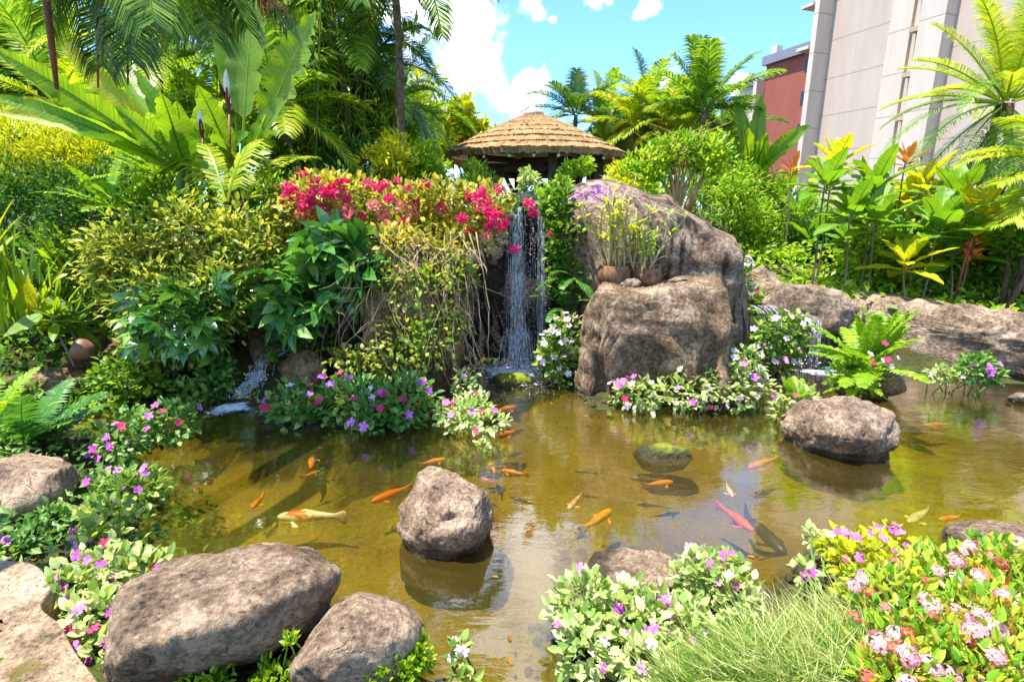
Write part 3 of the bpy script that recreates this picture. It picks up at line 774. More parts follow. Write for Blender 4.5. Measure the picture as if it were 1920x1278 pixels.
DWOOD = barkmat('dark_gazebo_wood', (.035, .022, .016), (.10, .065, .045), 8, .2, .6)
TWOOD = barkmat('tan_ceiling_boards', (.5, .35, .2), (.78, .6, .4), 6, 1)
NT = 8
rr = np.linspace(.24, 2.12, NT); zs = 2.90 - .93 * (rr / 2.12) + .06 * np.sin(rr / 2.12 * math.pi)
for k in range(NT):
    mb = MB(); nth = 240; th = np.arange(nth) * 2 * math.pi / nth
    ro = rr[k]; ri = max(.02, rr[k] - .5) if k else .02; zo = zs[k]; zi = zo + (ro - ri) * .42
    V = []
    for t in np.linspace(0, 1, 7):
        r_ = ri + (ro - ri) * t + .006 * R.normal(size=nth) * t; V.append(np.stack([r_ * np.cos(th), r_ * np.sin(th), zi + (zo - zi) * t + .008 * R.normal(size=nth)], -1))
    lip = .12 if k < NT - 1 else .13
    r_ = ro - .03 +   .010 * R.normal(size=nth); V.append(np.stack([r_ * np.cos(th), r_ * np.sin(th), zo - lip + .009 * R.normal(size=nth)], -1))
    r_ = ro - .22; V.append(np.stack([r_ * np.cos(th), r_ * np.sin(th), zo - lip * .3 + 0 * th], -1))
    mb.grid(np.array(V).reshape(-1, 3) + GC, len(V), nth, True)
    mb.obj('thatch_tier', THATCH, gzb)
mb = MB(); th = np.arange(24) * 2 * math.pi / 24
prof = [(.0, 2.99), (.10, 2.99), (.2, 2.93), (.25, 2.84), (.2, 2.80)]
mb.grid(np.array([[r * math.cos(t), r * math.sin(t), z] for r, z in prof for t in th]) + GC, len(prof), 24, True)
mb.obj('roof_cap', plain('pale_roof_cap', (.62, .46, .36), .8), gzb, True)
mb = MB(); th = np.arange(64) * 2 * math.pi / 64
prof = [(.1, 2.72), (1.0, 2.32), (1.94, 1.92)]
mb.grid(np.array([[r * math.cos(t), r * math.sin(t), z] for r, z in prof for t in th]) + GC, 3, 64, True)
mb.obj('ceiling', TWOOD, gzb)
pa = [rad(a) for a in (223, 283, 343, 43, 103, 163)]; PR = 1.52
pp = [np.array([PR * math.cos(a), PR * math.sin(a), 0]) for a in pa]
for i, p in enumerate(pp):
    mb = MB(); mb.box((p[0] - .09, p[1] - .09, -.1), (p[0] + .09, p[1] + .09, 2.02), lambda V: V + GC); mb.obj('post', DWOOD, gzb)
    q = pp[(i + 1) % 6]; d = nrm(q - p)
    mb = MB()
    for z, h in ((1.62, .085), (1.98, .07)):
        mb.tube([p + d * .092 + [0, 0, z] + GC, q - d * .092 + [0, 0, z] + GC], h * 1.1, 4)
    mb.obj('beam', DWOOD, gzb)
    for b0, e in ((p, 1), (q, -1)):
        mb = MB(); mb.tube([b0 + e * d * .10 + [0, 0, 1.12] + GC, b0 + e * d * .42 + [0, 0, 1.55] + GC], .05, 4); mb.obj('brace', DWOOD, gzb)
    mb = MB(); mb.tube([p * 1.05 + [0, 0, 2.12] + GC, p * .1 + [0, 0, 2.72] + GC], .05, 4)
    mb.obj('rafter', DWOOD, gzb)
for r, z in ((1.0, 2.26),):
    mb = MB(); a = np.linspace(0, 2 * math.pi, 40); mb.tube(np.stack([r * np.cos(a), r * np.sin(a), a * 0 + z], -1) + GC, .03, 5, False); mb.obj('ceiling_ring', DWOOD, gzb)
BULB = plain('white_bulb_glass', (.8, .78, .72), .2, var=.03)
for a in (222, 238, 254, 268, 282, 297, 314):
    p = GC + [2.0 * math.cos(rad(a)), 2.0 * math.sin(rad(a)), 1.80]; mb = MB()
    mb.inst(ICO1, p[None], np.array([[1., 0, 0]]), np.array([[0, 1., 0]]), np.array([[0, 0, 1.]]), .04); mb.obj('bulb', BULB, gzb, True)
mb = MB(); mb.tube([GC + [0, 0, -.35], GC + [0, 0, .02]], 2.2, 24); mb.obj('floor', plain('gazebo_floor_stone', (.6, .54, .46)), gzb)

# ------------------------------------------------------------------ plant builders
def B(x0, y0, x1, y1, Y=None, dy=None):
    cx, cy_ = (x0 + x1) / 2, (y0 + y1) / 2
    if Y is None: Y = P(cx, cy_ + (y1 - cy_) * .45, .08)[1]
    c = D(cx, cy_, Y); k = mpp(cx, cy_, Y); rx = (x1 - x0) / 2 * k; rz = (y1 - y0) / 2 * k
    return (c, np.array([rx, dy if dy else min(rx, rz * 1.6) * .9, rz]))


def petals5(n=5, w=.62, cup=.12, name='flower', mat='purple'):
    mb = MB()
    for i in range(n):
        a = i * 2 * math.pi / n; V = []
        for y, k in ((.02, .12), (.22, .75), (.42, .95), (.52, .55)):
            V += [[-w / 2 * k * .62, y, cup * y + .02 * i], [w / 2 * k * .62, y, cup * y + .02 * i]]
        V = np.array(V); c, s = math.cos(a), math.sin(a)
        V = np.stack([V[:, 0] * c - V[:, 1] * s, V[:, 0] * s + V[:, 1] * c, V[:, 2]], -1)
        mb.add(V, [[0, 1, 3, 2], [2, 3, 5, 4], [4, 5, 7, 6]])
    return mb.data(name, PET[mat])


def florets(n, name, mat, sq=.5, fs=.2, T=None):
    mb = MB(); d = rdir(n); d[:, 2] = np.abs(d[:, 2]) * .9 + .05; d = nrm(d)
    pos = d * np.array([.5, .5, .5 * sq]) * (1 - .25 * R.random((n, 1)))
    for k in range(4):
        X, Y, Z = frames(nrm(np.cross(d, rdir(n))), d)
        mb.inst(t_diamond(.7, .05), pos, X, Y, Z, fs * (.8 + .4 * R.random(n)))
    return mb.data(name, PET[mat])


def bracts(n, name, mat):
    mb = MB(); d = rdir(n)
    pos = d * .42 * (R.random((n, 1)) ** .5) * np.array([1.15, 1, .85])
    X, Y, Z = frames(d + .6 * R.normal(size=(n, 3)), d + R.normal(size=(n, 3)) * .5)
    mb.inst(t_leaf(.85, .1, .1), pos, X, Y, Z, .27 * (.7 + .6 * R.random(n)))
    return mb.data(name, PET[mat])


FL = {k: [petals5(mat=k) for _ in range(1)] for k in ('purple', 'pink', 'crimson', 'violet')}
FL['ixora'] = [florets(40, 'flower_head', 'ixora') for _ in range(2)]
FL['rust'] = [florets(34, 'flower_head', 'rust') for _ in range(2)]
FL['magenta'] = [bracts(70, 'flower_cluster', 'magenta') for _ in range(3)]
FL['coral'] = [bracts(60, 'flower_cluster', 'coral') for _ in range(2)]
VIEW = nrm(np.array([0, -.55, .8]))


def child(me, parent, pos, normal, size, spin=None, name=None):
    o = bpy.data.objects.new(name or me.name.split('.')[0], me); COL.objects.link(o); o.parent = parent
    o.location = [float(a) for a in np.asarray(pos) - np.array(parent.location)]
    q = Vector(normal).to_track_quat('Z', 'Y')
    e = q.to_matrix().to_4x4()
    from mathutils import Matrix
    o.rotation_euler = (e @ Matrix.Rotation(float(R.random() * 6.28 if spin is None else spin), 4, 'Z')).to_euler()
    o.scale = (size,) * 3
    return o


def put_flowers(root, blobs, spec):
    for kind, n, size in spec:
        for i in range(n):
            c, r = blobs[int(R.integers(len(blobs)))]
            d = nrm(R.normal(size=3) + VIEW * .9)
            if d @ VIEW < .05: d = nrm(d + VIEW)
            p = np.asarray(c) + d * np.asarray(r) * (.98 + .2 * R.random())
            me = FL[kind][int(R.integers(len(FL[kind])))]
            child(me, root, p, nrm(VIEW + d * .6 + R.normal(size=3) * .35), size * (.8 + .45 * R.random()))


def stems_to(mb, base, blobs, n, r0=.012, spread=.1, wob=.04):
    for i in range(n):
        c, r = blobs[i % len(blobs)]
        tip = np.asarray(c) + rdir(1)[0] * np.asarray(r) * .6
        b = np.asarray(base) + np.array([R.normal() * spread, R.normal() * spread, 0])
        mid = (b + tip) / 2 + rdir(1)[0] * wob + np.array([0, 0, .1 * (tip[2] - b[2])])
        t = np.linspace(0, 1, 7)[:, None]
        pts = (1 - t) ** 2 * b + 2 * t * (1 - t) * mid + t * t * tip
        mb.tube(pts, r0 * (1 - .7 * t[:, 0]), 5)


def shrub(name, label, cat, blobs, n, size, T, mat, flowers=(), group=None, stems=7, smat=None, sr=.008, base=None, **kw):
    if base is None:
        b0 = blobs[0][0]; base = np.array([b0[0], b0[1], 0]); base[2] = max(0.0, gz(b0[0], b0[1])) - .03
    root = thing(name, label, cat, base, group)
    mb = MB(); cloud(mb, blobs, n, size, T, **kw); mb.obj('foliage', L[mat], root)
    if stems:
        mb = MB(); stems_to(mb, base, blobs, stems, sr, .06); mb.obj('stem', smat or STEMG, root, True)
    put_flowers(root, blobs, flowers)
    return root


def rachis(b, d0, Ln, sag, n):
    d = nrm(np.asarray(d0, float)); p = np.asarray(b, float); pts, ds = [p], [d]; h = Ln / (n - 1)
    for i in range(n - 1):
        d = nrm(d + np.array([0, 0, -sag * h * (0.3 + 1.4 * i / n)])); p = p + d * h; pts.append(p); ds.append(d)
    return np.array(pts), np.array(ds)


def frond(mb, b, d0, Ln, sag, nl=40, ll=.3, lw=.03, vee=.25, droop=.35, fwd=.55, start=.15, r0=.012, prof=.6, roll=0.0):
    n = 24; pts, ds = rachis(b, d0, Ln, sag, n)
    mb.tube(pts, np.linspace(r0, r0 * .25, n), 5)
    t = np.repeat(np.linspace(start, .995, nl), 2); sg = np.tile([-1., 1.], nl); ti = t * (n - 1); i0 = np.minimum(ti.astype(int), n - 2); f = (ti - i0)[:, None]
    pos = pts[i0] * (1 - f) + pts[i0 + 1] * f; dd = nrm(ds[i0] * (1 - f) + ds[i0 + 1] * f)
    side = nrm(np.cross(dd, [0, 0, 1.]) + 1e-4); up = np.cross(side, dd)
    if roll: side, up = side * math.cos(roll) + up * math.sin(roll), up * math.cos(roll) - side * math.sin(roll)
    prf = np.sin(np.pi * np.clip(.12 + .84 * (t - start) / (1 - start), 0, 1)) ** prof
    l_ = (ll * prf * (.9 + .2 * R.random(len(t))))[:, None]
    q = nrm(side * sg[:, None] + dd * (fwd + .5 * t[:, None] ** 2) + up * vee + R.normal(size=pos.shape) * .07)
    w = nrm(np.cross(q, up)) * (lw / 2)
    m1 = pos + q * l_ * .5; q2 = nrm(q + np.array([0, 0, -droop * 1.2])); tip = m1 + q2 * l_ * .5
    V = np.stack([pos - w * .6, pos + w * .6, m1 + w, m1 - w, tip], 1).reshape(-1, 3)
    k = (np.arange(len(t)) * 5)[:, None]
    mb.add(V, k + np.array([[0, 1, 2, 3]]), k + np.array([[3, 2, 4]]))


def dirv(az, el):
    return np.array([math.cos(rad(az)) * math.cos(rad(el)), math.sin(rad(az)) * math.cos(rad(el)), math.sin(rad(el))])


def palm(label, crown, base, n=12, Ln=1.8, el=(-25, 75), sag=.5, nl=42, ll=.45, lw=.035, mat='palm', tr=.07, group='palms around the garden', name='palm_tree', cat='palm tree', az=(0, 360),
         fronds=None, bulge=1.3, droop=.5, tmat=None, trunk=True, vee=.25, extra_stems=(), prof=.5):
    crown = np.asarray(crown, float); base = np.asarray(base, float)
    root = thing(name, label, cat, base, group)
    if trunk:
        for k, (cr, bs, rr_) in enumerate([(crown, base, tr)] + list(extra_stems)):
            mb = MB(); t = np.linspace(0, 1, 16)[:, None]
            bend = np.array([R.normal() * .05, R.normal() * .05, 0]) * np.linalg.norm(cr - bs)
            pts = bs + (cr - bs) * t + bend * np.sin(math.pi * t)
            mb.tube(pts, rr_ * (bulge - (bulge - .8) * t[:, 0]) * (1 + .06 * np.sin(np.arange(16) * 2.4)), 9); mb.obj('trunk', tmat or PALMT, root, True)
    if fronds is None:
        fronds = []
        for i in range(n):
            u = (i + .5) / n
            fronds.append((az[0] + (i * 137.5) % (az[1] - az[0]), el[1] + (el[0] - el[1]) * u + R.normal() * 6, 1))
    for a, e, s in fronds:
        mb = MB()
        frond(mb, crown + dirv(a, e) * tr * .8, dirv(a, e), Ln * s * (.9 + .2 * R.random()), sag * (.8 + .4 * R.random()) / max(.5, s), nl, ll, lw, vee, droop, r0=.006 + .009 * Ln, prof=prof)
        mb.obj('frond', L[mat] if isinstance(mat, str) else mat[int(R.integers(len(mat)))], root)
    return root


def fern(label, base, n, Ln, mat='fern', el=(15, 75), sag=1.6, ll=.09, lw=.022, nl=26, az=(0, 360), group='ferns by the water', name='fern', extra=None):
    root = thing(name, label, 'fern', base, group)
    for i in range(n):
        a = az[0] + (i + .5) * (az[1] - az[0]) / n + R.normal() * 8; e = el[0] + (el[1] - el[0]) * R.random()
        mb = MB(); frond(mb, base, dirv(a, e), Ln * (.75 + .4 * R.random()), sag / Ln * .5, nl, ll, lw, .1, .3, .25, .12, .005, .55); mb.obj('frond', L[mat], root)
    return root


def blade(mb, b, t, w, up=(0, 0, 1), bow=.12, rows=22, pet=.12, fold=.25, tear=0.0, tipdrop=0.0, ptip=1.0, droopz=None):
    b, t = np.asarray(b, float), np.asarray(t, float); Ln = np.linalg.norm(t - b); up = nrm(np.asarray(up, float))
    mid = (b + t) / 2 + (np.array([0, 0, bow * Ln]))
    s = np.linspace(0, 1, rows)[:, None]; pts = (1 - s) ** 2 * b + 2 * s * (1 - s) * mid + s * s * t
    tg = nrm(np.gradient(pts, axis=0)); side = nrm(np.cross(tg, up)); nn = np.cross(side, tg)
    k = np.clip((s[:, 0] - pet) / (1 - pet), 0, 1)
    wd = np.where(s[:, 0] < pet, .03 + .02 * s[:, 0] / max(pet, .01), np.maximum(.04, np.sin(math.pi * np.clip(k * .96 + .04, 0, 1) ** .8) ** .7)) * w / 2
    wl = wd * np.where((R.random(rows) < tear) & (k > .1), .45 + .3 * R.random(rows), 1); wr = wd * np.where((R.random(rows) < tear) & (k > .1), .45 + .3 * R.random(rows), 1)
    wl, wr = wl * (1 + .05 * R.normal(size=rows)), wr * (1 + .05 * R.normal(size=rows))
    z1, z2 = fold * .7, fold
    ph = R.random() * 6; wav = .05 * np.sin(s[:, 0] * Ln * 26 + ph) + .04 * np.sin(s[:, 0] * Ln * 57 + ph * 2); wl0, wr0 = wav * w, -wav * w * .7
    V = np.stack([pts - side * wl[:, None] + nn * (wl * z2 + wl0 * (k > .05) * (k < .97))[:, None], pts - side * wl[:, None] * .5 + nn * (wl * z1 * .5)[:, None], pts,
                  pts + side * wr[:, None] * .5 + nn * (wr * z1 * .5)[:, None], pts + side * wr[:, None] + nn * (wr * z2 + wr0 * (k > .05) * (k < .97))[:, None]], 1)
    at = np.stack([s[:, 0] * Ln - .6 * (wl if q < 2 else wr) * abs(q - 2) / 2 for q in range(5)], 1) + 1.0
    mb.grid(V.reshape(-1, 3), rows, 5, attr=at.ravel())
    mb.tube(pts - nn * .004, np.linspace(.018, .003, rows) * min(1.3, w * 3), 5)


def bananas(name, label, base, leaves, group=None, mat='banana', stem=None, cat='banana plant'):
    root = thing(name, label, cat, base, group)
    for lf in leaves:
        (x0, y0, x1, y1, Y0, Y1, wpx), kw = lf[:7], (lf[7] if len(lf) > 7 else {})
        mb = MB(); b, t = D(x0, y0, Y0), D(x1, y1, Y1)
        kw = dict(kw); mt = kw.pop('mat', mat); rows = 40 if kw.get('tear') else 22
        blade(mb, b, t, wpx * mpp((x0 + x1) / 2, (y0 + y1) / 2, (Y0 + Y1) / 2), rows=rows, **{'up': (R.normal() * .25, -.85, .5), **kw})
        mb.obj('leaf', L[mt], root, True)
    for s in stem or ():
        x0, y0, x1, y1, Y, r = s
        mb = MB(); b, t = D(x0, y0, Y), D(x1, y1, Y); q = np.linspace(0, 1, 8)[:, None]
        mb.tube(b + (t - b) * q, np.linspace(r, r * .6, 8), 8); mb.obj('stem', STEMG, root, True)
    return root


def rosette(label, cpx, cpy, Y, n, lpx, mat='ti', group='broad leaved ti plants behind the rock wall', wf=.36, el=(-10, 75), base_dx=0, name='ti_plant', cat='ti plant', smat=None, sr=.014, bow=.1, spiral=.25):
    c = D(cpx, cpy, Y); Ln = lpx * mpp(cpx, cpy, Y)
    b = np.array([c[0] + base_dx, c[1] + .1 * R.normal(), 0]); b[2] = gz(b[0], b[1]) - .03
    root = thing(name, label, cat, b, group)
    mb = MB(); t = np.linspace(0, 1, 8)[:, None]; mb.tube(b + (c - b) * t + np.array([.03, 0, 0]) * np.sin(t * 5), np.linspace(sr * 1.2, sr * .8, 8), 6); mb.obj('stem', smat or BARKG, root, True)
    for i in range(n):
        u = i / max(1, n - 1); a = i * 137.5 + R.normal() * 10; e = el[1] + (el[0] - el[1]) * u ** .8
        b0 = c + (nrm(b - c)) * spiral * Ln * u
        mb = MB(); d = dirv(a, e); l_ = Ln * (.75 + .3 * R.random()) * (1 if u > .15 else .75)
        blade(mb, b0, b0 + d * l_ - np.array([0, 0, .12 * l_ * u]), Ln * wf * (.9 + .25 * R.random()), up=(0, -.1, 1) if e < 60 else dirv(a, e - 90), rows=10, pet=.14, fold=.22, bow=bow)
        mb.obj('leaf', L[mat], root, True)
    return root


def tree(label, box, Y, n, size, mat='far', T=TD, trunk_px=None, lobes=9, tr=.1, group='trees beyond the garden', name='leafy_tree', bark=None, dyk=.7, seed=0, **kw):
    c, r = B(*box, Y); r[1] = r[0] * dyk
    rg = np.random.default_rng(seed + 100); blobs = []
    for i in range(lobes):
        d = nrm(rg.normal(size=3)); blobs.append((c + d * r * (.35 + .35 * rg.random()), r * (.32 + .2 * rg.random())))
    base = D(trunk_px, box[3], Y) if trunk_px else c.copy(); base[1] = Y; base[2] = gz(base[0], base[1]) - .05
    root = thing(name, label, 'tree', base, group)
    mb = MB(); cloud(mb, blobs, n, size, T, lump=.7, shell=.75, **kw); mb.obj('crown', L[mat], root)
    mb = MB(); top = c.copy(); t = np.linspace(0, 1, 9)[:, None]
    mb.tube(base + (top - base) * t, np.linspace(tr, tr * .4, 9), 8)
    for q, (bc, br) in enumerate(blobs):
        s = base + (top - base) * (.35 + .5 * rg.random()); mm = (s + bc) / 2 - np.array([0, 0, .1 * r[2]])
        mb.tube((1 - t) ** 2 * s + 2 * t * (1 - t) * mm + t * t * bc, np.linspace(tr * .45, tr * .08, 9), 6)
    mb.obj('trunk', bark or BARKG, root, True)
    return root


def cover(name, label, poly, n, size, T, mat, h=.25, cat='ground cover', zoff=0.0, up=.6):
    poly = np.array(poly); lo, hi = poly.min(0), poly.max(0); q = lo + (hi - lo) * R.random((n * 3, 2))
    ins = np.zeros(len(q), bool)
    for i in range(len(poly)):
        a, b = poly[i], poly[(i + 1) % len(poly)]; c = (a[1] > q[:, 1]) != (b[1] > q[:, 1])
        ins ^= c & (q[:, 0] < (b[0] - a[0]) * (q[:, 1] - a[1]) / (b[1] - a[1] + 1e-12) + a[0])
    q = q[ins][:n]; n = len(q)
    hh = h * (.35 + 1.3 * vnoise(np.stack([q[:, 0] * 2.2, q[:, 1] * 2.2, q[:, 0] * 0], -1), 8)) * R.random(n) ** .6
    pos = np.stack([q[:, 0], q[:, 1], gz(q[:, 0], q[:, 1]) + hh + zoff], -1)
    dr = R.normal(size=(n, 3)); dr[:, 2] = np.abs(dr[:, 2]) * .5 + up * .4
    X, Y, Z = frames(dr, np.array([0, -.3, 1.]) + R.normal(size=(n, 3)) * .5)
    mb = MB(); mb.inst(T, pos, X, Y, Z, size * (.7 + .6 * R.random(n)))
    return solo(mb, name, L[mat], label, cat, (poly.mean(0)[0], poly.mean(0)[1], 0), None, 'stuff', False)

# ------------------------------------------------------------------ koi
def koimat(name, cols, scale=9.0, pos=(.42, .5)):
    m, nt = newmat(name)
    co = nd(nt, 'ShaderNodeTexCoord').outputs['Object']; oi = nd(nt, 'ShaderNodeObjectInfo').outputs['Random']
    nz = nd(nt, 'ShaderNodeTexNoise', {'Vector': co, 'Scale': scale, 'Detail': 2.0, 'W': mth(nt, 'MULTIPLY', oi, 30.0)}, noise_dimensions='4D').outputs[0]
    c = ramp(nt, nz, [(pos[0], cols[0]), (pos[1], cols[1])])
    out(nt, nd(nt, 'ShaderNodeBsdfPrincipled', {'Base Color': c, 'Roughness': .35, 'Specular IOR Level': .4}).outputs[0]); return m


KM = {'orange': koimat('orange_koi_skin', [(.85, .20, .015), (.92, .32, .03)]), 'red': koimat('red_koi_skin', [(.82, .075, .0), (.9, .16, .0)]),
      'white': koimat('white_orange_koi_skin', [(.9, .18, .04), (.9, .84, .86)], 8.0, (.42, .45)), 'gold': koimat('golden_koi_skin', [(.9, .28, .02), (.92, .42, .05)]),
      'pale': koimat('pale_koi_skin', [(.9, .36, .26), (.9, .66, .62)]), 'dark': koimat('dark_koi_skin', [(.012, .014, .018), (.03, .032, .035)]),
      'olive': koimat('olive_koi_skin', [(.05, .045, .015), (.10, .09, .03)]), 'grey': koimat('grey_koi_skin', [(.5, .5, .48), (.75, .72, .66)])}


def koi(label, hx, hy, tx, ty, kind, z=-.06, bend=.12):
    h, t = P(hx, hy, z), P(tx, ty, z); Ln = np.linalg.norm(h - t)
    Ln = max(Ln * 1.18, .12); c = (h + t) / 2; d = nrm(h - t); s = np.cross(d, [0, 0, 1.]); bend *= (1 if R.random() < .5 else -1) * (.6 + .8 * R.random())
    root = thing('koi', label, 'koi', c, 'koi swimming in the pond')

    def W_(x, y, zz):   # x along body (0 head .. 1 tail tip), y sideways, z up; body bends with x
        x = np.asarray(x, float); off = bend * Ln * (x - .3) ** 2 * np.sin(x * 4.5)
        return c + d * ((.5 - x) * Ln)[..., None] + s * (y + off)[..., None] + np.array([0, 0, 1.]) * np.asarray(zz)[..., None]
    xs = np.array([0, .012, .04, .09, .16, .25, .36, .48, .6, .7, .78, .84, .9, .96, 1.0])
    wy = np.array([.004, .028, .05, .068, .08, .088, .088, .08, .062, .045, .03, .02, .012, .008, .004]) * Ln
    wz = np.array([.004, .024, .042, .058, .072, .083, .085, .077, .062, .05, .045, .055, .085, .11, .10]) * Ln
    n = 12; th = np.arange(n) * 2 * math.pi / n
    V = W_(np.repeat(xs, n), (wy[:, None] * np.cos(th)).ravel(), (wz[:, None] * np.sin(th)).ravel())
    mb = MB(); mb.grid(V, len(xs), n, True)
    mb.obj('body', KM[kind], root, True)
    mb = MB(); x = np.linspace(.33, .62, 8); hgt = np.array([.01, .035, .04, .035, .03, .022, .015, .005]) * Ln; zt = np.interp(x, xs, wz)
    for sd in (-1, 1):
        pass
    V = np.concatenate([W_(x, np.full(8, sd * .004 * Ln), zt * .9 + k * hgt) for sd, k in ((-1, 0), (0, 1), (1, 0))]); mb.grid(V, 3, 8); mb.obj('dorsal_fin', KM[kind], root, True)
    for sd in (-1, 1):
        mb = MB(); bx = np.array([.2, .25, .33, .36, .28]); by = np.array([.07, .08, .15, .19, .19]) * Ln * sd; bz = np.array([-.03, -.03, -.045, -.05, -.05]) * Ln
        V = np.vstack([W_(bx, by, bz), W_(bx, by, bz - .008 * Ln)])
        mb.add(V, [[0, 1, 2], [0, 2, 3], [0, 3, 4], [5, 7, 6], [5, 8, 7], [5, 9, 8]], [[0, 5, 6, 1], [1, 6, 7, 2], [2, 7, 8, 3], [3, 8, 9, 4], [4, 9, 5, 0]]); mb.obj('pectoral_fin', KM[kind], root)
    return root


for k in (
    ('large white koi with orange patches nearest the flat topped rock', 530, 968, 642, 966, 'white', -.075),
    ('red koi just behind the round rock in the middle of the pond', 702, 938, 767, 912, 'red', -.06),
    ('small orange koi swimming alone on the shallow sunlit side', 474, 950, 498, 922, 'orange', -.08),
    ('small orange koi pointing away, above another at the shallow side', 583, 853, 584, 884, 'orange', -.08),
    ('small orange koi crossing just below the one pointing away', 597, 883, 566, 894, 'orange', -.07),
    ('faded orange koi nearest the cascade foam', 546, 828, 520, 844, 'orange', -.09),
    ('bright orange koi showing just above the round rock', 832, 860, 788, 870, 'orange', -.05),
    ('dim little orange koi deep behind the bright one at the round rock', 774, 848, 792, 846, 'red', -.11),
    ('dim little red koi close under the pale impatiens island', 796, 838, 814, 836, 'red', -.11),
    ('slim orange koi pointing away beside the round rock', 918, 866, 930, 890, 'orange', -.1),
    ('orange koi swimming level beside the slim one', 944, 881, 987, 890, 'orange', -.06),
    ('faint orange koi touching the edge of the round rock', 905, 896, 922, 904, 'orange', -.09),
    ('orange koi close to the foot of the waterfall', 965, 762, 922, 774, 'orange', -.06),
    ('faint orange koi in front of the pale impatiens island', 962, 810, 912, 820, 'orange', -.11),
    ('dull red koi under the rim of the carved boulder', 1110, 791, 1142, 792, 'red', -.09),
    ('orange koi with a red head in the middle of open water', 1258, 903, 1208, 909, 'orange', -.06),
    ('olive brown koi swimming beside the one with a red head', 1186, 896, 1240, 900, 'olive', -.09),
    ('pale orange koi heading for the front bank past the cloud reflection', 1068, 951, 1090, 926, 'pale', -.08),
    ('golden orange koi behind the half hidden front rock', 1142, 958, 1092, 993, 'gold', -.06),
    ('bright red koi next to the long blue black koi', 1407, 991, 1350, 948, 'red', -.05),
    ('long blue black koi next to the bright red koi', 1466, 1030, 1392, 960, 'dark', -.08),
    ('small pale pink koi above the bright red koi', 1373, 929, 1360, 905, 'pale', -.07),
    ('pale orange koi in the blue sky reflection by the pitted rock', 1408, 875, 1452, 860, 'orange', -.06),
    ('orange koi in the open channel beyond the pitted rock', 1737, 797, 1780, 795, 'orange', -.1),
    ('silver grey koi near the purple impatiens', 1706, 976, 1745, 954, 'grey', -.06),
    ('faded orange koi beside the low pale rock', 1765, 973, 1806, 967, 'orange', -.09),
    ('dark brown koi in open water before the mossed flat rock', 1080, 882, 1118, 886, 'olive', -.09),
    ('rusty koi half hidden by plants at the shallow bank', 252, 1004, 300, 996, 'red', -.09),
    ('orange koi peeking from under the impatiens by the pitted rock', 1416, 783, 1446, 784, 'orange', -.08),
    ('dull orange koi in the shade of the dark impatiens', 596, 808, 634, 812, 'red', -.07)):
    koi(*k)

# ------------------------------------------------------------------ falling water
m, nt = newmat('falling_water')
co = nd(nt, 'ShaderNodeTexCoord').outputs['Object']
nz = nd(nt, 'ShaderNodeTexNoise', {'Vector': nd(nt, 'ShaderNodeMapping', {0: co, 'Scale': (22, 22, 3.5)}).outputs[0], 'Scale': 3.0, 'Detail': 4.0, 'Roughness': .7}).outputs[0]
pb = nd(nt, 'ShaderNodeBsdfPrincipled', {'Base Color': (.82, .85, .9, 1), 'Roughness': .15, 'Specular IOR Level': .6})
tl = nd(nt, 'ShaderNodeBsdfTranslucent', {'Color': (.85, .88, .92, 1)})
wm = nd(nt, 'ShaderNodeMixShader', {0: .45, 1: pb.outputs[0], 2: tl.outputs[0]})
tp = nd(nt, 'ShaderNodeBsdfTransparent')
out(nt, nd(nt, 'ShaderNodeMixShader', {0: ramp(nt, nz, [(.44, .0), (.66, .8)]), 1: tp.outputs[0], 2: wm.outputs[0]}).outputs[0])
FALLW = m
FALLC = m.copy(); FALLC.name = 'cascading_water'
for _n in FALLC.node_tree.nodes:
    if _n.type == 'VALTORGB': _n.color_ramp.elements[0].position = .3; _n.color_ramp.elements[1].position = .52
m, nt = newmat('thin_water_sheet')
co = nd(nt, 'ShaderNodeTexCoord').outputs['Object']
nz = nd(nt, 'ShaderNodeTexNoise', {'Vector': nd(nt, 'ShaderNodeMapping', {0: co, 'Scale': (40, 40, 2.2)}).outputs[0], 'Scale': 2.0, 'Detail': 6.0, 'Roughness': .75}).outputs[0]
pb = nd(nt, 'ShaderNodeBsdfPrincipled', {'Base Color': (.8, .84, .9, 1), 'Roughness': .2, 'Specular IOR Level': .6})
tl = nd(nt, 'ShaderNodeBsdfTranslucent', {'Color': (.85, .88, .92, 1)})
wm = nd(nt, 'ShaderNodeMixShader', {0: .5, 1: pb.outputs[0], 2: tl.outputs[0]})
out(nt, nd(nt, 'ShaderNodeMixShader', {0: ramp(nt, nz, [(.46, .0), (.74, .6)]), 1: nd(nt, 'ShaderNodeBsdfTransparent').outputs[0], 2: wm.outputs[0]}).outputs[0])
SHEET = m
m, nt = newmat('water_foam')
co = nd(nt, 'ShaderNodeTexCoord').outputs['Object']
nz = nd(nt, 'ShaderNodeTexNoise', {'Vector': co, 'Scale': 16.0, 'Detail': 6.0, 'Roughness': .75}).outputs[0]
ed = nd(nt, 'ShaderNodeAttribute', attribute_name='edge').outputs['Fac']
fm = nd(nt, 'ShaderNodeBsdfPrincipled', {'Base Color': (.8, .83, .86, 1), 'Roughness': .4})
out(nt, nd(nt, 'ShaderNodeMixShader', {0: ramp(nt, mth(nt, 'SUBTRACT', nz, mth(nt, 'MULTIPLY', ed, .34)), [(.24, 0.0), (.42, .9)]), 1: nd(nt, 'ShaderNodeBsdfTransparent').outputs[0], 2: fm.outputs[0]}).outputs[0])
FOAM = m


def strand(mb, p0, p1, w, fwd=.12, n=14):
    t = np.linspace(0, 1, n); p0, p1 = np.asarray(p0), np.asarray(p1)
    pts = p0 + (p1 - p0) * np.stack([t, np.sqrt(t), t ** 1.3], -1)
    pts[:, 0] += np.cumsum(R.normal(size=n)) * .004
    mb.tube(pts, w * (.5 + .8 * R.random(n)), 5)


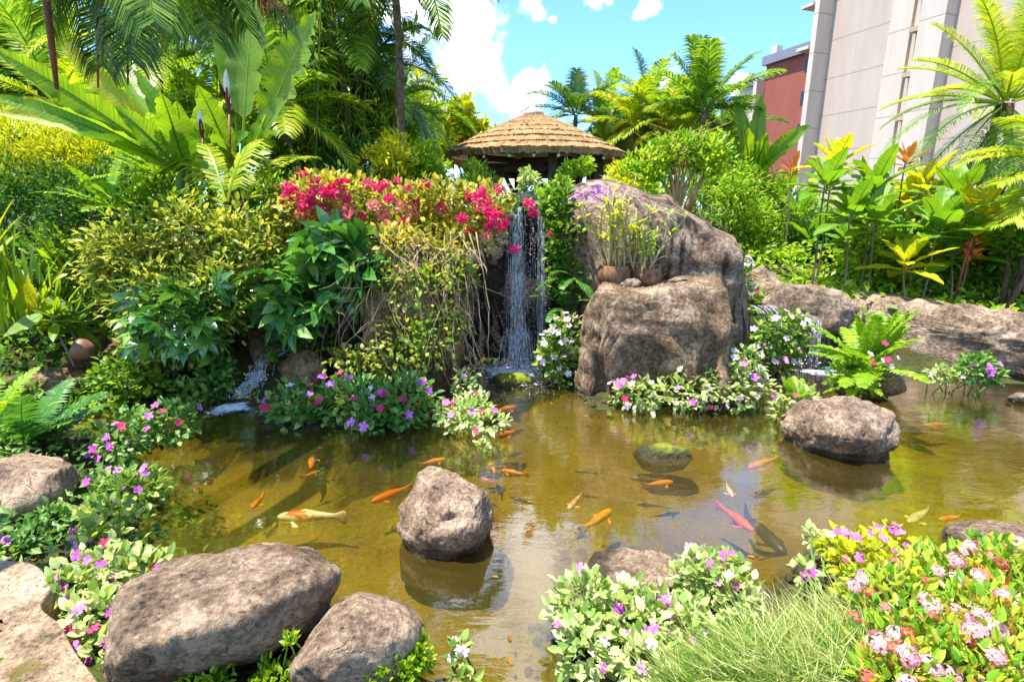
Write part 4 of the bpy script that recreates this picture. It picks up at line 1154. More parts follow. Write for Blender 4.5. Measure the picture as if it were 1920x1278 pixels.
def foam(root, poly, n=34, h=.03):
    pts = np.array([P(x, y, .012) for x, y in poly]); c = pts.mean(0); k = np.linspace(0, 1, 10, endpoint=False)
    per = np.concatenate([pts[i] + (pts[(i + 1) % len(pts)] - pts[i]) * k[:, None] for i in range(len(pts))])
    ts = np.linspace(.02, 1, n); V = np.array([c + (per - c) * t for t in ts])
    V[..., 2] += h * (.5 + fbm(V * 9, 4, 3)) * (1 - ts[:, None] ** 2)
    mb = MB(); mb.grid(V.reshape(-1, 3), n, len(per), True); o = mb.obj('foam', FOAM, root, True)
    a = o.data.attributes.new('edge', 'FLOAT', 'POINT'); a.data.foreach_set('value', np.repeat(ts ** 1.5, len(per)).astype(np.float32))
    return o


def spray(root, c, r, n, s=.006):
    pos = np.asarray(c) + R.normal(size=(n, 3)) * np.asarray(r); pos[:, 2] = np.maximum(pos[:, 2], .01)
    X, Y, Z = frames(rdir(n), rdir(n)); mb = MB(); mb.inst(ICO1, pos, X, Y, Z, s * (.4 + R.random(n))); o = mb.obj('spray', PEARL, root, True); o['kind'] = 'stuff'


PEARL = plain('water_droplet', (.8, .83, .88), .15, .6, .03)
wf = thing('waterfall', 'thin white waterfall dropping from the stone lip into the pond', 'waterfall', P(975, 690))
mb = MB()
for i in range(60):
    x = 968 + R.normal() * 5; strand(mb, D(x, 388, 6.42), D(x + 2 + R.normal() * 6, 690, 6.2), .0036, n=22)
for i in range(26):
    x = R.uniform(950, 1024); strand(mb, D(x, 388, 6.42), D(x + R.normal() * 5, 692, 6.22), .0015, n=22)
for i in range(22):
    x = 1014 + R.normal() * 4; strand(mb, D(x, 392, 6.42), D(x - 2 + R.normal() * 5, 690, 6.22), .002, n=22)
mb.obj('stream', FALLW, wf, True)
mb = MB()
for i in range(40):
    x = 975 + R.normal() * 13; strand(mb, D(x, 620 + R.normal() * 8, 6.2), D(x + R.normal() * 8, 692, 6.1), .008)
mb.obj('stream', FALLW, wf, True)
for xa, xb, ym, Yo in ((960, 980, 6.40, 0), (1009, 1020, 6.41, .01)):
    mb = MB(); V = []
    for t in np.linspace(0, 1, 40):
        for u in np.linspace(0, 1, 10):
            p = D(xa + (xb - xa) * u + 4 * (u - .5) * t * 2, 388 + 304 * t, ym - .2 * math.sqrt(t) - Yo); p[1] += .02 * float(vnoise(np.array([u * 5 + xa, t * 3, 0]), 2)); V.append(p)
    mb.grid(np.array(V), 40, 10); mb.obj('sheet', SHEET, wf, True)
c0 = D(985, 560, 6.25); spray(wf, c0, (.16, .06, .6), 900, .0035); spray(wf, P(985, 690, .06), (.2, .14, .08), 900, .0045); spray(wf, P(990, 715, .02), (.4, .3, .02), 260, .0035)
foam(wf, [(885, 690), (930, 680), (1000, 682), (1018, 700), (1012, 722), (985, 730), (955, 712), (910, 712)])
cs = thing('cascade', 'narrow cascade tumbling down mossy stones beside the dark impatiens', 'waterfall', P(440, 765))
mb = MB()
for (xa, ya, Ya), (xb, yb, Yb), n, w in (((575, 610, 6.0), (545, 655, 5.8), 18, .006), ((500, 672, 5.6), (482, 705, 5.42), 16, .005), ((486, 708, 5.4), (468, 728, 5.32), 14, .005), ((560, 640, 5.9), (505, 668, 5.65), 12, .005), ((470, 730, 5.3), (452, 752, 5.22), 14, .005)):
    for i in range(n):
        e = R.normal() * 11; a_, b_ = D(xa + e, ya + R.normal() * 3, Ya - .15), D(xb + e + R.normal() * 6, yb, Yb - .15)
        for p_ in (a_, b_): p_[2] = max(p_[2], gz(p_[0], p_[1]) + .03)
        strand(mb, a_, b_, w, n=9)
mb.obj('stream', FALLW, cs, True)
for px, py, Y in ((482, 706, 5.4), (466, 729, 5.3), (452, 750, 5.2), (505, 668, 5.64), (548, 655, 5.8)):
    p = D(px, py, Y); p[2] = max(p[2], gz(p[0], p[1]) + .03); spray(cs, p, (.05, .05, .025), 170, .008)
foam(cs, [(372, 775), (400, 760), (440, 752), (480, 752), (478, 768), (430, 775), (395, 784)])
cs = thing('cascade', 'low inlet of white water under the variegated shrub', 'waterfall', P(175, 752))
foam(cs, [(128, 752), (160, 745), (215, 745), (222, 757), (180, 765), (140, 766)])
mb = MB()
for i in range(30):
    e = R.uniform(-30, 35); strand(mb, D(172 + e, 728, 5.3), D(172 + e + R.normal() * 5, 752, 5.16), .007, n=7)
mb.obj('stream', FALLW, cs, True).data.materials[0] = FALLC
foam(cs, [(20, 740), (45, 725), (70, 740), (60, 760), (30, 762)])
sf = thing('waterfall', 'small dark side fall pouring behind the yellow green fern', 'waterfall', P(1520, 692))
mb = MB()
for i in range(22):
    x = R.uniform(1512, 1538); strand(mb, D(x, 598, 6.0), D(x + R.normal() * 4, 690, 5.85), .003, n=9)
for i in range(10):
    x = R.uniform(1398, 1450); strand(mb, D(x, 572, 6.35), D(x + 20, 588, 6.1), .008, n=6)
mb.obj('stream', FALLW, sf, True)
foam(sf, [(1478, 692), (1520, 682), (1570, 684), (1610, 696), (1580, 708), (1510, 706)])
foam(sf, [(1655, 694), (1700, 686), (1750, 690), (1745, 702), (1690, 704)])
spray(sf, P(1525, 690, .06), (.2, .12, .08), 200, .006)

# ------------------------------------------------------------------ impatiens and other flowering plants near the water
IMG = 'flowering impatiens clumps around the pond'


def imp(label, boxes, n, size, fl, mat='impatiens', Y=None, T=TLW, **kw):
    bl = [B(*b[:4], b[4] if len(b) > 4 else Y) for b in boxes]
    kw.setdefault('lump', .45); kw.setdefault('up', .35); kw.setdefault('flat', 1.2)
    return shrub('impatiens', label, 'flower clump', bl, n, size, T, mat, fl, IMG, **kw)


imp('pale leaved impatiens spilling over the front bank beside the grey rock', [(1030, 1075, 1170, 1200), (1110, 1108, 1290, 1225), (1040, 1160, 1150, 1260), (1150, 1190, 1260, 1300), (1240, 1120, 1330, 1220)], 1500, .05, (('purple', 16, .046), ('pink', 6, .04)), 'impatiens_pale')
imp('upright impatiens with pale leaves at the corner of the grey front rock', [(1265, 1030, 1340, 1130), (1310, 1030, 1400, 1110), (1330, 1080, 1430, 1150)], 680, .047, (('purple', 9, .046), ('pink', 6, .04)), 'impatiens_pale')
imp('tall purple flowered impatiens leaning over the water in front of the grass', [(1560, 1000, 1690, 1120), (1600, 1040, 1740, 1150), (1540, 990, 1600, 1060), (1640, 985, 1700, 1040)], 900, .046, (('purple', 46, .048), ('crimson', 4, .045), ('pink', 4, .045)), 'yellow')
imp('lone impatiens sprig with one purple flower above the grass', [(1485, 1055, 1530, 1090)], 30, .05, (('purple', 2, .055),), 'impatiens_pale', base=P(1520, 1130, .1), stems=3)
imp('bare stemmed impatiens sprig with pale leaf tuft over the water', [(1512, 992, 1548, 1022)], 34, .05, (), 'impatiens_pale', base=P(1560, 1075, .1), stems=3)
imp('pale leaved impatiens between the stone path and the flat topped rock', [(130, 1020, 250, 1110), (90, 1060, 200, 1150), (210, 1035, 325, 1090), (130, 1110, 230, 1200), (150, 1180, 220, 1235)], 950, .051, (('purple', 14, .048), ('crimson', 3, .045)), 'impatiens_pale')
imp('loose impatiens with purple flowers beside the streaked brown rock', [(170, 880, 300, 950), (150, 930, 250, 1010), (140, 980, 220, 1040), (230, 890, 322, 920)], 700, .049, (('purple', 15, .05), ('crimson', 2, .045)))
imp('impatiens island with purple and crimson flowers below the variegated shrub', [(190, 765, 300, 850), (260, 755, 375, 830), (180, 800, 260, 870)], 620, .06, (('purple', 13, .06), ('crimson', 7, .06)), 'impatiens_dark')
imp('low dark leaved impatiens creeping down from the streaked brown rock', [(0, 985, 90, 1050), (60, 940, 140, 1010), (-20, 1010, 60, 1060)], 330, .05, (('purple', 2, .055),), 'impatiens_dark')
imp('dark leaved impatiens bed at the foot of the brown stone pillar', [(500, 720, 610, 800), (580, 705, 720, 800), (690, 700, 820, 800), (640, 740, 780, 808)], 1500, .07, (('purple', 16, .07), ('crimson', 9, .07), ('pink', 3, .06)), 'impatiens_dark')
imp('pale leaved impatiens island in front of the waterfall pool', [(815, 750, 900, 812), (850, 735, 925, 790), (880, 770, 955, 812), (850, 690, 895, 760)], 800, .056, (('purple', 5, .06), ('crimson', 4, .06)), 'impatiens_pale')
imp('floating scrap of pale leaves before the impatiens island', [(893, 824, 917, 842)], 22, .055, (), 'impatiens_pale', stems=0)
imp('pale pink impatiens mound between waterfall and carved boulder', [(1005, 620, 1080, 720), (1030, 590, 1098, 660), (1040, 650, 1098, 740), (1000, 640, 1060, 700)], 1000, .065, (('pink', 30, .065), ('purple', 6, .065)), 'impatiens', Y=5.6)
imp('wide pale leaved impatiens bank at the foot of the carved boulder', [(1145, 705, 1250, 770), (1220, 690, 1340, 772), (1310, 680, 1420, 770), (1380, 700, 1450, 770), (1360, 650, 1430, 720)], 2100, .06, (('purple', 20, .065), ('pink', 22, .06), ('crimson', 6, .06)), 'impatiens_pale', Y=4.95)
imp('rounded pink impatiens mound between the tall boulder and the side fall', [(1398, 590, 1480, 680), (1440, 585, 1522, 670), (1420, 640, 1500, 700)], 1200, .065, (('pink', 26, .065), ('purple', 5, .065)), 'impatiens', Y=5.8)
imp('small impatiens tuft against the pitted grey rock', [(1445, 745, 1490, 790), (1470, 725, 1530, 765)], 160, .06, (('crimson', 4, .055),), 'impatiens_pale', Y=4.55)
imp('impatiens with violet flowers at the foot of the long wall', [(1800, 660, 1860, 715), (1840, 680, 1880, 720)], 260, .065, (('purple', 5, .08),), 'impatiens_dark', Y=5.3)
imp('yellow green tuft floating along the foot of the long wall', [(1740, 688, 1800, 716), (1780, 696, 1840, 718)], 220, .055, (('pink', 3, .05),), 'impatiens_pale', Y=5.35)
imp('pale tuft growing where the wall meets the stone bridge', [(1478, 555, 1530, 585), (1505, 540, 1560, 585)], 260, .06, (('pink', 2, .05),), 'impatiens_pale', Y=6.6)
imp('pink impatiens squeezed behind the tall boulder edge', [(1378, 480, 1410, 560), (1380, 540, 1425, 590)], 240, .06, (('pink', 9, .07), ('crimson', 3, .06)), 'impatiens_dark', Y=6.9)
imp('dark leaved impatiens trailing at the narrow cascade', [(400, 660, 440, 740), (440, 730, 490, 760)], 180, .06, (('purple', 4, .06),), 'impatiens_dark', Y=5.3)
imp('sprig of impatiens at the bottom edge beside the lime plant', [(840, 1195, 880, 1250), (850, 1240, 895, 1300)], 60, .045, (('pink', 5, .035),), 'impatiens')

# ixora bush
ib = [B(1580, 1070, 1760, 1200, 1.95), B(1680, 1040, 1860, 1150, 2.1), B(1790, 1018, 1990, 1150, 2.12), B(1610, 1140, 1800, 1300, 1.66), B(1760, 1110, 2000, 1300, 1.72), B(1700, 1200, 1990, 1380, 1.46), B(1600, 1220, 1760, 1360, 1.46)]
ix = shrub('ixora_bush', 'ixora bush with pale pink flower heads and reddening leaves', 'bush', ib, 5200, .045, TL, 'ixora', (('ixora', 48, .068), ('rust', 34, .05), ('purple', 2, .05)), None, 12, BARK, .008, lump=.6, up=.5)
# lime plants along the bottom edge
LG = 'small lime green plants on the near bank'
shrub('lime_shrub', 'bushy lime green plant in front of the pinkish wedge rock', 'shrub', [B(665, 1205, 800, 1300, 1.72), B(740, 1195, 812, 1260, 1.75)], 1000, .03, TL, 'lime', (), LG, 8, up=.7, flat=.6)
shrub('lime_shrub', 'feathery lime plant in front of the large flat topped rock', 'shrub', [B(325, 1238, 430, 1310, 1.68)], 420, .028, TL, 'lime', (), LG, 8, up=.7, flat=.6)
shrub('lime_shrub', 'small lime plant between the two big near rocks', 'shrub', [B(470, 1245, 555, 1310, 1.68)], 220, .028, TL, 'lime', (), LG, 6, up=.7, flat=.6)
shrub('lime_shrub', 'tiny lime sprig growing in the crack between the near rocks', 'shrub', [B(532, 1187, 556, 1214, 1.72)], 40, .025, TL, 'lime', (), LG, 3, up=.7, flat=.6)

# grass clump at the near bank
n = 7500; q = R.random((n, 2)); cxs = 1260 + q[:, 0] * 400; y1 = 1400 - 250 * np.clip((cxs - 1200) / 360, 0, 1) * q[:, 1]
mb = MB(); base = np.array([P(x, y, .12) for x, y in zip(cxs, y1)])
base[:, 2] = np.maximum(gz(base[:, 0], base[:, 1]), .02)
hg = (.07 + .24 * R.random(n) ** 1.5); az = R.normal(size=n) * 1.2 + 2.6; lean = .2 + .75 * R.random(n)
dd = np.stack([np.cos(az) * lean, np.sin(az) * lean, np.ones(n)], -1); dd = nrm(dd); sd = nrm(np.cross(dd, rdir(n))) * (.0013 + .0016 * R.random(n))[:, None]
m1 = base + dd * (hg * .55)[:, None]; tp_ = m1 + nrm(dd + np.stack([np.cos(az) * .7, np.sin(az) * .7, -.35 * np.ones(n)], -1)) * (hg * .5)[:, None]
V = np.stack([base - sd, base + sd, m1 + sd * .8, m1 - sd * .8, tp_], 1).reshape(-1, 3); k = (np.arange(n) * 5)[:, None]
mb.add(V, k + np.array([[0, 1, 2, 3]]), k + np.array([[3, 2, 4]]))
solo(mb, 'grass', L['grass'], 'fine wispy grass growing on the near bank', 'grass', base.mean(0), None, 'stuff', False)

TPALW = t_palmate(7, .5, .4, .2)

# ------------------------------------------------------------------ planting around the falls
SH = 'shrubs on the banks'
# variegated shrub
vb = [B(170, 400, 330, 560, 5.5), B(270, 362, 430, 520, 5.6), B(370, 380, 510, 520, 5.6), B(210, 480, 380, 650, 5.3), B(330, 480, 490, 630, 5.3), B(150, 430, 260, 560, 5.4), B(400, 420, 520, 560, 5.5), B(240, 590, 420, 680, 5.2)]
shrub('variegated_shrub', 'big dome of yellow variegated foliage on dark stems beside the cascade', 'shrub', vb, 9500, .075, TL, 'variegated', (), SH, 16, BARK, .03, base=np.array([*D(300, 730, 5.5)[:2], .05]), lump=.75, up=.15, shell=.7, flat=1.3)
shrub('umbrella_shrub', 'dark leaved umbrella plant inside the lower skirt of the variegated dome', 'shrub', [B(240, 530, 420, 660, 5.05), B(330, 500, 430, 600, 5.1)], 80, .19, TPALW, 'glossy', (), SH, 8, BARK, .015, base=np.array([*D(310, 730, 5.3)[:2], .05]), lump=.4, up=.2, flat=1.4)
shrub('umbrella_shrub', 'glossy big leaved umbrella plant under the magenta bougainvillea', 'shrub', [B(505, 470, 640, 600, 5.5), B(560, 420, 690, 520, 5.5), B(610, 450, 715, 560, 5.4), B(510, 540, 640, 615, 5.3)], 115, .27, TPALW, 'glossy', (), SH, 9, BARK, .018, base=np.array([*D(610, 700, 5.7)[:2], .4]), lump=.3, up=.2, flat=1.3, jit=.5, shell=.8)
shrub('green_shrub', 'low fresh green plant in front of the dark trunk of the variegated dome', 'shrub', [B(180, 650, 300, 755, 5.1), B(150, 690, 250, 760, 5.05)], 900, .06, TLW, 'mid', (), SH, 8)
shrub('green_shrub', 'dark creeping plant at the shaded foot of the variegated dome', 'shrub', [B(300, 710, 430, 765, 5.1), B(370, 660, 440, 750, 5.2)], 650, .07, TLW, 'impatiens_dark', (), SH, 8)
shrub('green_shrub', 'mossy tuft of leaves on the stone beside the narrow cascade', 'shrub', [B(500, 640, 580, 690, 5.5), B(560, 600, 640, 660, 5.7), B(450, 725, 495, 770, 5.15)], 500, .055, TLW, 'mid', (), SH, 5)

# bougainvillea
bb = [B(505, 330, 640, 430, 6.0), B(600, 330, 740, 430, 6.1), B(700, 335, 850, 450, 6.1), B(810, 345, 950, 470, 6.1), B(560, 390, 700, 450, 5.9), B(880, 345, 962, 440, 6.2), B(740, 400, 880, 480, 5.9), B(480, 390, 580, 460, 6.0), B(690, 420, 800, 500, 5.5), B(780, 430, 890, 520, 5.5), B(560, 320, 660, 380, 5.8), B(760, 335, 900, 400, 5.8)]
bg_ = shrub('bougainvillea', 'sprawling magenta bougainvillea draped over the rocks beside the waterfall', 'bougainvillea', bb, 6000, .07, TLW, 'boug', (), None, 14, TWIG, .014, base=np.array([*D(740, 430, 6.7)[:2], 1.45]), lump=.7, shell=.75)
for px, py, r in ((545, 352, 20), (570, 378, 24), (568, 325, 13), (592, 345, 22), (617, 362, 24), (640, 345, 20), (600, 388, 16), (650, 372, 14), (690, 345, 15), (712, 350, 17), (730, 372, 14), (722, 345, 12), (762, 352, 13), (745, 338, 10),
                  (800, 345, 15), (776, 375, 14), (758, 418, 17), (765, 440, 16), (828, 390, 16), (866, 410, 17), (884, 368, 18), (905, 378, 24), (902, 358, 14), (925, 400, 22), (942, 418, 20), (918, 420, 16), (880, 433, 10), (992, 382, 17), (1000, 398, 14), (965, 467, 13), (850, 460, 15), (852, 468, 9),
                  (1030, 438, 7), (680, 405, 10), (575, 418, 9), (660, 422, 9), (700, 425, 9), (790, 350, 9), (935, 355, 13), (538, 372, 16), (585, 362, 18), (625, 350, 16)):
    Y = 5.55 + .25 * R.random(); k = mpp(px, py, Y)
    child(FL['magenta'][int(R.integers(3))], bg_, D(px, py, Y), VIEW, 1.38 * r * k)
for px, py, r in ((610, 400, 22), (640, 398, 22), (585, 405, 18), (720, 398, 16), (655, 395, 18), (775, 400, 15), (700, 385, 15), (750, 385, 14), (560, 400, 14), (910, 440, 14), (730, 420, 16), (640, 360, 14)):
    Y = 5.65 + .2 * R.random(); child(FL['coral'][int(R.integers(2))], bg_, D(px, py, Y), VIEW, 1.6 * r * mpp(px, py, Y))
mb = MB()
for i in range(100):
    x0, y0 = R.uniform(690, 890), R.uniform(430, 500); x1, y1 = x0 + R.normal() * 70 - 10, y0 + R.uniform(60, 260)
    a, b = D(x0, y0, 5.4), D(min(max(x1, 610), 905), min(y1, 735), 5.1 + .1 * R.normal()); t = np.linspace(0, 1, 12)[:, None]
    md = (a + b) / 2 + np.array([R.normal() * .22, -.08 - .12 * R.random(), R.normal() * .1])
    pts = (1 - t) ** 2 * a + 2 * t * (1 - t) * md + t * t * b; pts += np.cumsum(R.normal(size=pts.shape), 0) * .014
    mb.tube(pts, np.linspace(.006, .002, 12) * (.5 + .8 * R.random()), 5)
for (a, b, c) in (((960, 560, 6), (860, 520, 5.6), (800, 500, 5.4)), ((860, 650, 5.4), (890, 690, 5.3), (905, 690, 5.3)), ((780, 610, 5.2), (700, 600, 5.1), (640, 650, 5.1))):
    mb.tube([D(*a), D(*b), D(*c)], .006, 5)
mb.obj('bare_twigs', TWIG, bg_, True)
tb = [B(620, 640, 790, 715, 5.1), B(610, 650, 700, 690, 5.1), B(700, 500, 800, 590, 5.25), B(760, 470, 900, 560, 5.35), B(800, 560, 880, 640, 5.2), B(690, 590, 860, 690, 5.15)]
mb = MB(); cloud(mb, tb, 2000, .055, TLW, up=.1, lump=.8, shell=.9); mb.obj('dry_leaves', L['variegated'], bg_)
mb = MB(); cloud(mb, [B(830, 560, 885, 660, 5.3), B(720, 560, 850, 680, 5.1), B(700, 480, 880, 560, 5.2), B(700, 505, 760, 570, 5.2), B(940, 370, 1000, 400, 6.3), B(860, 480, 900, 560, 5.5)], 800, .055, TLW, shell=.95, lump=.8); mb.obj('trailing_leaves', L['mid'], bg_)

# ferns and shrubs around the fall
shrub('hanging_shrub', 'green creeper hanging down the wet rocks right beside the waterfall', 'creeper', [B(1010, 340, 1085, 430, 6.3), B(1025, 400, 1105, 500, 6.2), B(1035, 470, 1100, 560, 6.15)], 1700, .07, TLW, 'mid', (('pink', 3, .05),), SH, 6, base=np.array([*D(1060, 350, 6.6)[:2], 1.5]), lump=.6)
fern('dark fern hanging in the recess beside the waterfall', D(1065, 580, 6.1), 9, .5, 'fern_dark', (-10, 60), 2.0)
fern('fern trailing over the wet rock above the pink impatiens mound', D(1075, 520, 6.05), 9, .45, 'fern_dark', (-20, 60), 2.2)
shrub('gazebo_shrub', 'pale yellow shrub growing right behind the stone lip', 'shrub', [B(970, 318, 1012, 372, 7.2)], 420, .055, TLW, 'impatiens_pale', (), SH, 5, base=np.array([*D(990, 370, 7.2)[:2], 1.45]))
shrub('gazebo_shrub', 'small rounded green bush on a forked stem in front of the gazebo', 'shrub', [B(1050, 302, 1085, 335, 9), B(1075, 296, 1115, 328, 9)], 520, .07, TL, 'bright', (), SH, 6, BARK, .02, base=np.array([*D(1075, 365, 9)[:2], 1.35]))
shrub('gazebo_shrub', 'leafy lime bush above the creeper beside the stone lip', 'shrub', [B(1005, 345, 1060, 400, 6.7), B(1035, 335, 1075, 380, 6.9)], 620, .06, TLW, 'bright', (), SH, 5, base=np.array([*D(1040, 380, 6.9)[:2], 1.45]))

# orchids in baskets on the carved boulder
POTM = barkmat('coir_pot', (.05, .025, .012), (.30, .16, .08), 18, .5)
for px, py, w, lab, tall, nc in ((1152, 512, 62, 'tall leafy orchid with violet sprays in a brown coir basket', 385, 22), (1213, 514, 56, 'shorter orchid with fresh green leaves in a round brown coir pot', 412, 15)):
    Y = 5.55; k = mpp(px, py, Y); c = D(px, py, Y); ztop = D(px, 533, Y)[2]; b = np.array([c[0], Y, ztop - .02]); r = w / 2 * k
    root = thing('orchid_pot', lab, 'potted orchid', b, 'orchid pots on the carved boulder')
    mb = MB(); n = 20; th = np.arange(n) * 2 * math.pi / n
    pr = [(.0, 0), (.75, .0), (1.0, .25), (1.02, .5), (.9, .72), (.86, .75), (.7, .66), (0.0, .62)]
    mb.grid(np.array([[r * q * math.cos(t) * (1 + .06 * math.sin(3 * t)), r * q * math.sin(t), r * 1.7 * z] for q, z in pr for t in th]) + b, len(pr), n, True); mb.obj('basket', POTM, root, True)
    mb = MB(); ml = MB(); hp = D(px, tall, Y)[2] - b[2]
    for i in range(nc):
        s = b + [R.normal() * r * .4, R.normal() * r * .4, r]; hh = hp * (.5 + .5 * R.random()); e = s + [R.normal() * r * .9, R.normal() * r * .5, hh]
        t = np.linspace(0, 1, 8)[:, None]; pts = s + (e - s) * t + np.array([R.normal() * .03, 0, 0]) * np.sin(t * math.pi); mb.tube(pts, np.linspace(.012, .007, 8), 5)
        m_ = 9; u = .35 + .65 * R.random(m_); pos = s + (e - s) * u[:, None]; a = R.random(m_) * 6.28
        X, Y_, Z = frames(np.stack([np.cos(a), np.sin(a), .7 + .4 * R.random(m_)], -1), np.tile([0, 0, 1.], (m_, 1))); ml.inst(TLN, pos, X, Y_, Z, .10 * (.7 + .6 * R.random(m_)))
    mb.obj('canes', plain('orchid_cane', (.34, .28, .12), .5) if tall == 385 else bpy.data.materials['orchid_cane'], root, True); ml.obj('foliage', L['yellow' if tall == 385 else 'bright'], root)
    mb = MB()
    for i in range(14):
        e = b + [R.normal() * .12, -.1 * R.random(), .2 + .15 * R.random()]; mb.tube([b + [0, 0, r], (b + e) / 2 + [0, -.02, .12], e], .004, 4)
    mb.obj('aerial_roots', TWIG, root)
    if tall == 385:
        for i in range(26):
            p = D(1112 + R.normal() * 18, 366 + R.normal() * 8, Y - .02); child(FL['violet'][0], root, p, nrm(VIEW + R.normal(size=3) * .5), .055)
        mb = MB(); mb.tube([b + [0, 0, r], D(1150, 430, Y), D(1135, 380, Y), D(1105, 362, Y)], .006, 5); mb.obj('flower_stalk', STEMG, root, True)
boulder('stone', 'pale pebble lying between the two orchid pots', 'stone', [(1160, 532), (1168, 523), (1190, 521), (1206, 528), (1200, 540), (1165, 541)], 5.32, .05, RK_WALL, 80, .05, 2, .8)

# right side: yellow green fern on the islet, ground cover behind the wall
fern('bright yellow green fern growing on the islet stone', D(1625, 690, 5.15), 22, .62, 'fern', (5, 80), 1.1, .12, .03, 30)
put_flowers(bpy.data.objects['fern.002'], [B(1580, 640, 1680, 690, 5.0)], (('pink', 4, .06), ('crimson', 4, .06)))
fern('thin leaved grass like fern drooping into the water beside the islet', D(1598, 725, 5.0), 11, .34, 'fern', (-10, 50), 2.2, .07, .012, 22)
fern('upright little fern behind the pitted grey rock', D(1488, 752, 4.6), 7, .26, 'fern', (40, 85), .8, .06, .016, 20)
shrub('green_shrub', 'leafy skirt of green below the bright fern on the islet', 'shrub', [B(1560, 670, 1650, 735, 5.05)], 380, .06, TLW, 'bright', (), SH, 5)
cover('ground_cover', 'fresh green ground cover carpeting the bed behind the long rock wall', [(2.3, 6.6), (8.5, 6.3), (13, 7), (13, 14), (2.6, 13)], 15000, .11, TDW, 'bright', .3)
cover('ground_cover', 'dark leafy ground cover around the variegated shrub', [(-7.5, 4.2), (-3.6, 4.6), (-3.3, 6), (-1.0, 6.6), (-1, 8), (-8, 8.5)], 9000, .09, TDW, 'mid', .25)
cover('ground_cover', 'shaded ground cover on the rise around the gazebo', [(-4.5, 7.2), (3.2, 7.4), (4, 12), (-6, 12)], 9000, .13, TDW, 'mid', .3)
cover('ground_cover', 'creeping leaves on the near bank under the ixora', [(1.0, 1.0), (5, .9), (5, 2.1), (2.6, 2.4), (1.3, 1.9)], 2600, .045, TDW, 'mid', .08)
cover('ground_cover', 'creeping leaves on the bank under the streaked brown rock', [(-4, 1.2), (-1.5, 1.2), (-1.6, 2.4), (-2.2, 3.6), (-5, 4.2)], 3000, .05, TDW, 'impatiens_dark', .1)

# ti plants and friends behind the wall
for k in (('ti plant with the tallest lime crown against the tower', 1568, 285, 8.2, 13, 85), ('ti plant on a slender bare stem behind the stone bridge', 1552, 322, 7.6, 14, 95), ('ti plant with upright leaves below the tower cream bands', 1640, 330, 8.0, 14, 100),
          ('ti plant with a wide crown over the middle of the long wall', 1645, 395, 7.4, 15, 110), ('ti plant fanning broad leaves at the far end of the wall', 1765, 400, 7.2, 15, 120), ('ti plant reaching toward the date palm trunk', 1800, 350, 7.9, 13, 110),
          ('shaded ti plant low behind the pale boulder', 1440, 430, 8.4, 13, 80), ('ti plant with drooping leaves above the pale boulder', 1500, 385, 8.2, 13, 90), ('small ti plant deep in the bed beside the bare stem', 1590, 430, 8.8, 12, 75),
          ('ti plant tucked between the wide crown and the wall end', 1710, 440, 7.8, 12, 85), ('ti plant beside the dead red flower stalks', 1850, 430, 7.6, 12, 90), ('ti plant at the edge of the tall boulder', 1405, 380, 8.8, 12, 80),
          ('ti plant under the yellow palm fronds', 1870, 390, 8.4, 12, 100), ('low ti plant in the second row under the tower', 1690, 360, 9.2, 12, 90), ('ti plant standing in front of the red block', 1470, 350, 9.5, 12, 90), ('lime ti plant beside the orange croton', 1730, 330, 9.0, 12, 90), ('ti plant low in front between two bare stems', 1600, 375, 7.3, 13, 95), ('ti plant beside the drooping leaf crown', 1520, 430, 7.5, 12, 85),
          ('ti plant with big leaves just above the wall stone', 1700, 470, 7.0, 12, 95), ('ti plant in the gap before the date palm', 1790, 445, 7.4, 13, 105), ('ti plant reaching above the red bracts', 1840, 375, 7.3, 13, 110)):
    k = list(k); k[5] *= .88; k[2] += 18
    if 1380 <= k[1] <= 1545: k[3] *= 1.36
    rosette(*k, mat=('ti', 'bright', 'yellow', 'ti')[len(k[0]) % 4])
for k in (('orange leaved croton standing out against the red block', 1487, 318, 7.6, 12, 44), ('bronze leaved croton in front of the palm trunk base', 1702, 300, 8.2, 12, 52), ('small orange croton above the tall boulder shoulder', 1462, 400, 8.6, 10, 50),
          ('orange croton half hidden in the bed behind the wall', 1620, 460, 8.5, 10, 50), ('rust tipped croton under the ti plants at the wall end', 1755, 480, 7.9, 10, 45)):
    k = list(k)
    if 1380 <= k[1] <= 1545: k[3] *= 1.36
    rosette(*k, mat='orange', group='crotons behind the rock wall', wf=.22, el=(0, 80), name='croton', cat='croton')
hel = thing('heliconia', 'hanging red heliconia bracts on a thin stalk near the wall end', 'heliconia', D(1790, 560, 7.0))
mb = MB(); mb.tube([D(1790, 560, 7.0), D(1812, 480, 7.0), D(1826, 440, 7.0), D(1822, 470, 7.0)], .014, 6); mb.obj('stem', STEMR, hel, True)
mb = MB(); cloud(mb, [B(1812, 450, 1832, 500, 7.0)], 40, .08, TL); mb.obj('hanging_bracts', PET['red'], hel)  # scattered red bracts of the heliconia, not separate flowers
